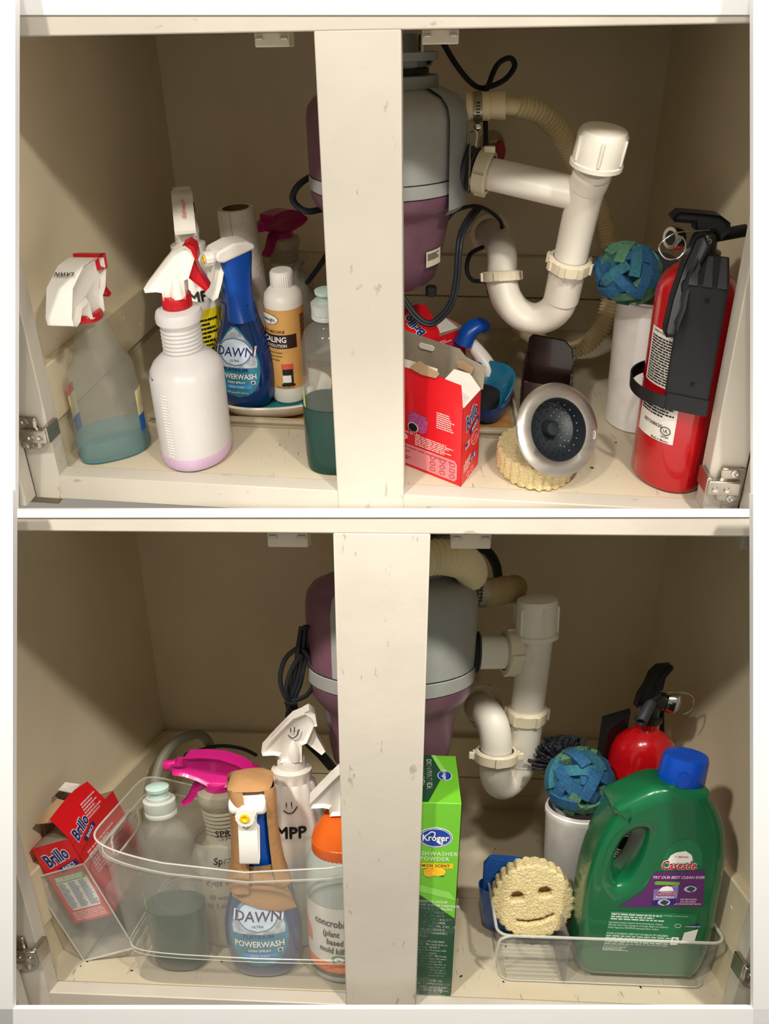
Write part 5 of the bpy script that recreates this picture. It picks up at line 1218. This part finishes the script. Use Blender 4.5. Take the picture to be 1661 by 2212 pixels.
mk('lettering', FJ(at2(text('TRY OUR BEST CLEAN EVER', .0046, .012, .92, .15), .3075, .1435, 2), .0009), mat('print_pink', 'f3d4dc', rough=.5), t)
mk('pack_picture', FJ(rows([(.287, .107), (.311, .1075), (.3095, .1345), (.2845, .1335)], 4, 4), .0009), mat('print_lilac', '8f7ab8', rough=.4, var=.3, scale=90), t)
mk('pack_picture', FJ(rows([(.2865, .107), (.3108, .1075), (.310, .1175), (.2858, .117)], 3, 4), .0012), mat('print_indigo', '2e2170', rough=.4, var=.3, scale=200), t)
mk('pack_picture', FJ(rows(rrect(.026, .0045, .0012, 3, .2972, .136), 3, 4), .0012), mat('print_leaf_green', '6ea53f'), t)
mk('brand_arch', FJ(rows([(.290, .1255), (.306, .126), (.303, .1315), (.298, .1328), (.2925, .131)], 5, 5), .0013), PW, t)
mk('brand_lettering', FJ(at2(text('Cascade', .0078, .03, .72), .2982, .1235, 2), .0015), PW, t)
mk('brand_lettering', FJ(at2(text('Cascade', .0078, .01, .72), .2982, .1235, 2), .0018), PRD, t)
mk('lettering', FJ(at2(text('PLATINUM PLUS', .0031, .015, .85), .2978, .1188, 2), .0016), PW, t)
for cx_, cz_ in ((.322, .130), (.298, .112)):
    mk('pod_picture', FJ(rows(ellipse(.0065, .0042, 18, cx_, cz_), 6, 6), .0014), mat('print_lavender', 'c8bbe0', rough=.4), t)
    mk('pod_picture', FJ(rows([(cx_ - .005, cz_ - .001), (cx_ + .002, cz_ - .0035), (cx_ + .0055, cz_ + .0015), (cx_ - .001, cz_ + .0035)], 4, 4), .0017), mat('print_pod_green', '1c4a30', rough=.4), t)
for k, s_ in enumerate(('NO PRE-WASH,', 'NO RE-WASH,', 'OR YOUR MONEY BACK.')): mk('lettering', FJ(at2(text(s_, .0028, .012, .9, .1), .323, .1165 - k * .0030, 2), .0009), mat('print_pink', 'f3d4dc'), t)
PLG = mat('print_pale_green', 'cfe3d2', rough=.5)
mk('lettering', FJ(at2(text('FOR BEST RESULTS: Fill both the pre-wash and main wash cups completely. Contains enzymes.', .0024, .004, .88, 0, 'LEFT'), .2455, .0955, -1), .0006), PLG, t)
mk('label_print', FJ(at2(fine(.060, .009, 3, random.Random(71), .35, .09), .276, .0905, -1), .0006), PLG, t)
for k, s_ in enumerate(('Ingredients: Amylase Enzyme, Benzisothiazolinone, Calcium', 'Chloride, Citric Acid, Copolymer of Acrylic, Maleic and Sulphonic', 'Acids, Fragrances, PEG/PPG/Propylheptyl Ether, Sodium')): mk('lettering', FJ(at2(text(s_, .0030, .006, .80, 0, 'LEFT'), .2445, .0835 - k * .0034, -1), .0006), PLG, t)
mk('lettering', FJ(at2(text('AVOID ACCIDENTS: KEEP OUT OF REACH OF CHILDREN.', .0036, .02, .72, 0, 'LEFT'), .2440, .0685, -1), .0006), PLG, t)
mk('label_print', FJ(at2(fine(.070, .013, 5, random.Random(72), .12, .08), .279, .0595, -1), .0006), PLG, t)
mk('label_print', FJ(at2(fine(.030, .010, 5, random.Random(73), .3, .12), .258, .0495, -1), .0006), PLG, t)
mk('recycle_badge', FJ(rows(rrect(.0085, .0105, .0004, 2, .3185, .0610), 3, 3), .0007), PW, t)
mk('recycle_arrows', FJ(flat_with_holes(ellipse(.0034, .0034, 3, .3185, .0620), [ellipse(.0018, .0018, 3, .3185, .0620)], .0002), .0011), KD, t)
mk('barcode', FJ(rows([(.3255, .057), (.3395, .058), (.3405, .078), (.327, .077)], 4, 4), .0007), PW, t)
for k in range(12): mk('barcode_bar', FJ(rows([(.3268, .0595 + k * .0013), (.3388, .0602 + k * .0013), (.3388, .0602 + k * .0013 + (.0005 if k % 3 else .0009)), (.3268, .0595 + k * .0013 + (.0005 if k % 3 else .0009))], 1, 1), .0010), mat('print_dark', '33302c'), t)
mk('lettering', FJ(at2(text('CONTAINS NO', .0022, .02), .334, .0815, 2), .0012), PW, t); mk('label_band', FJ(rows([(.3275, .0785), (.3405, .0792), (.3412, .085), (.3282, .0843)], 2, 3), .0007), PN, t)
mk('size_badge', FJ(flat_with_holes(ellipse(.0034, .0026, 18, .3185, .0815), [ellipse(.0029, .0021, 18, .3185, .0815)], .0002), .0007), PLG, t)
# smiley scrub sponge on its edge
t = thing('scrub_sponge', 'round cream smiley scrub sponge standing upright in the clear organizer', 'sponge', (.172, .11, .02))
eye = lambda x: [(x - .0072, -.0048), (x + .006, -.0055), (x + .0082, .001), (x + .0024, .0062), (x - .005, .0054), (x - .0084, .001)]
mouth = [(-.023, -.0220), (-.010, -.0262), (.006, -.0262), (.021, -.0215), (.021, -.0180), (.006, -.0220), (-.010, -.0220), (-.023, -.0185)]
eyes = [[(x, y + .010) for x, y in eye(-.016)], [(x, y + .010) for x, y in eye(.016)]]
g = flat_with_holes(scallop(.0475, 27, 5, .055), eyes + [mouth], .028, .003, 2)
P = T(.1725, .112, .0690) @ RZ(-4) @ RX(80) @ RZ(15)
g.t(P); porous(mk('foam', g, SCRUB, t), .0010, .0018, .0017)
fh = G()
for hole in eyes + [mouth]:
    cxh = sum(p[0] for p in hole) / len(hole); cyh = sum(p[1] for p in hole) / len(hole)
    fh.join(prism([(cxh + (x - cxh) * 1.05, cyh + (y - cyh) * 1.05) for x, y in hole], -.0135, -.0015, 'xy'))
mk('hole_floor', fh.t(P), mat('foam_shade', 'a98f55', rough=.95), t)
# blue pad and tray behind the sponge
t = thing('scrub_pad_dish', 'translucent blue dish with blue scouring pad behind the smiley sponge', 'dish', (.15, .13, .004))
P = T(.152, .137, .004) @ RZ(-8)
n = 44
def ov2(rx, ry, z, dy=0): return [(rx * sq(math.cos(2 * math.pi * j / n), 3), dy + ry * sq(math.sin(2 * math.pi * j / n), 3), z) for j in range(n)]
mk('bowl', loops([ov2(.026, .010, 0), ov2(.033, .014, .010), ov2(.040, .0175, .060, .002), ov2(.039, .0165, .060, .002), ov2(.031, .012, .012)]).t(P), mat('blue_tray', '0f4d9c'), t)
mk('scouring_pad', loops([ov2(.030, .008, .020, .002), ov2(.035, .009, .05, .004), ov2(.036, .009, .088, .006), ov2(.030, .007, .097, .007)]).t(P), mat('pad_blue', '0d4f9a', rough=.9, var=.3, scale=500, bump=.9, bscale=900), t)
# canister, ball and brush
canister('white tapered canister between the trap and the green detergent jug', (.23, .185, 0), T(.2335, .190, 0), .152, .029, .0385)
sponge_ball('blue and green sponge strip ball in the canister beside the green jug', (.2315, .185, .1865), .0395, 9)
t = thing('dish_brush', 'white dish brush with black bristles fanning out behind the sponge ball', 'brush', (.22, .235, .16))
mk('brush_head', lathe([(.009, -.055), (.011, -.02), (.019, 0), (.021, .006), (.0205, .010), (.006, .012)], 24).t(T(.218, .228, .182) @ RY(-18)), WPL, t)
mk('head_band', lathe([(.0205, .0), (.0212, .001), (.0215, .003), (.021, .004)], 28, False, False).t(T(.218, .228, .182) @ RY(-18)), BLK, t)
g = G(); rng = random.Random(17)
for k in range(170):
    a = rng.uniform(0, 2 * math.pi); e = rng.uniform(.05, 1.25); d_ = Vector((math.sin(e) * math.cos(a), math.sin(e) * math.sin(a), math.cos(e)))
    o = d_ * .014; l = rng.uniform(.020, .027) * (1 + .25 * math.sin(e)); s1 = .0011; s2 = .0019
    M = along(o, d_)
    g.join(lathe([(s1, 0), (s2, l), (s2 * .5, l + .0005)], 5).t(T(.218, .228, .186) @ RY(-18) @ M))
mk('bristles', g, mat('bristle_dark', '2a2c33'), t)['kind'] = 'stuff'
# fire extinguisher at the back
t = thing('fire_extinguisher', 'red fire extinguisher with raised black lever behind the green jug', 'fire extinguisher', (.308, .212, 0))
P = T(.3085, .214, 0)
mk('cylinder', lathe([(r, z * .945) for r, z in EXPROF], 56).t(P), EXR, t)
bk = mk('bracket', hexa([(-.046, .0, .10), (-.046, .032, .10), (-.046, .032, .250), (-.046, .0, .243), (-.012, .034, .10), (-.010, .042, .10), (-.010, .042, .258), (-.012, .030, .256)]).t(P), BLK, t, bevel=.001)
mk('bracket_arm', hexa([(.012, .006, .245), (.026, .004, .215), (.026, .012, .215), (.012, .014, .245), (.018, .006, .272), (.028, .004, .218), (.028, .012, .218), (.018, .014, .272)]).t(P), BLK, t, bevel=.001)
mk('strap', sect([(.100, .0395, .0395), (.100, .041, .041), (.116, .041, .041), (.116, .0395, .0395)], 48, False, False).t(P), BLK, t)
mk('label', on(rows([(-.022, .07), (.022, .07), (.022, .16), (-.022, .16)], 6, 14), cy(.039), .0004).t(P @ RZ(-8)), mat('label_white', 'ddd8cf'), t)
mk('label_print', on(at2(fine(.038, .080, 22, random.Random(81), .3, .15), 0, .115), cy(.039), .0008).t(P @ RZ(-8)), INK, t)
mk('valve_collar', lathe([(.0125, .254), (.0155, .256), (.0155, .260), (.011, .262), (.011, .284), (.007, .288)], 28).t(P), BM, t)
mk('valve_body', lathe([(.010, -.010), (.0115, -.006), (.0115, .008), (.009, .012)], 22).t(P @ along((.004, 0, .281), (1, -.2, .1))), BM, t)
mk('lever', pillow([(-.021, .277), (-.019, .292), (-.014, .302), (-.010, .318), (-.003, .3265), (.011, .328), (.0125, .324), (.006, .314), (.005, .300), (.0045, .291), (-.006, .284), (-.008, .276)], .015, .2).t(P @ T(0, -.006, 0)), BLK, t, angle=50)
nz = mk('nozzle', lathe([(.0068, 0), (.0068, .030), (.0062, .031), (.0045, .031), (.0045, .012)], 20, True, True).t(P @ along((-.004, -.008, .281), (-.50, -.72, -.52))), mat('black_plastic_scuffed', '34363a'), t)
mk('pin', tube([(.002, -.015, .2985), (.018, -.016, .298), (.030, -.016, .297), (.039, -.015, .292), (.042, -.014, .283), (.040, -.014, .275), (.034, -.013, .270)], .0010, 8, k=5).t(P), CHROME, t)
gq = mk('gauge', lathe([(.005, -.008), (.012, -.004), (.013, 0), (.0128, .005), (.0115, .006)], 28).t(P @ along((.021, -.004, .281), (.9, -.35, -.1))), CHROME, t)
mk('gauge_face', lathe([(.0112, .005), (.011, .0075), (.006, .010), (.002, .0105)], 24).t(P @ along((.021, -.004, .281), (.9, -.35, -.1))), mat('gauge_lens', 'c9c6be', rough=.1, alpha=.5), gq)
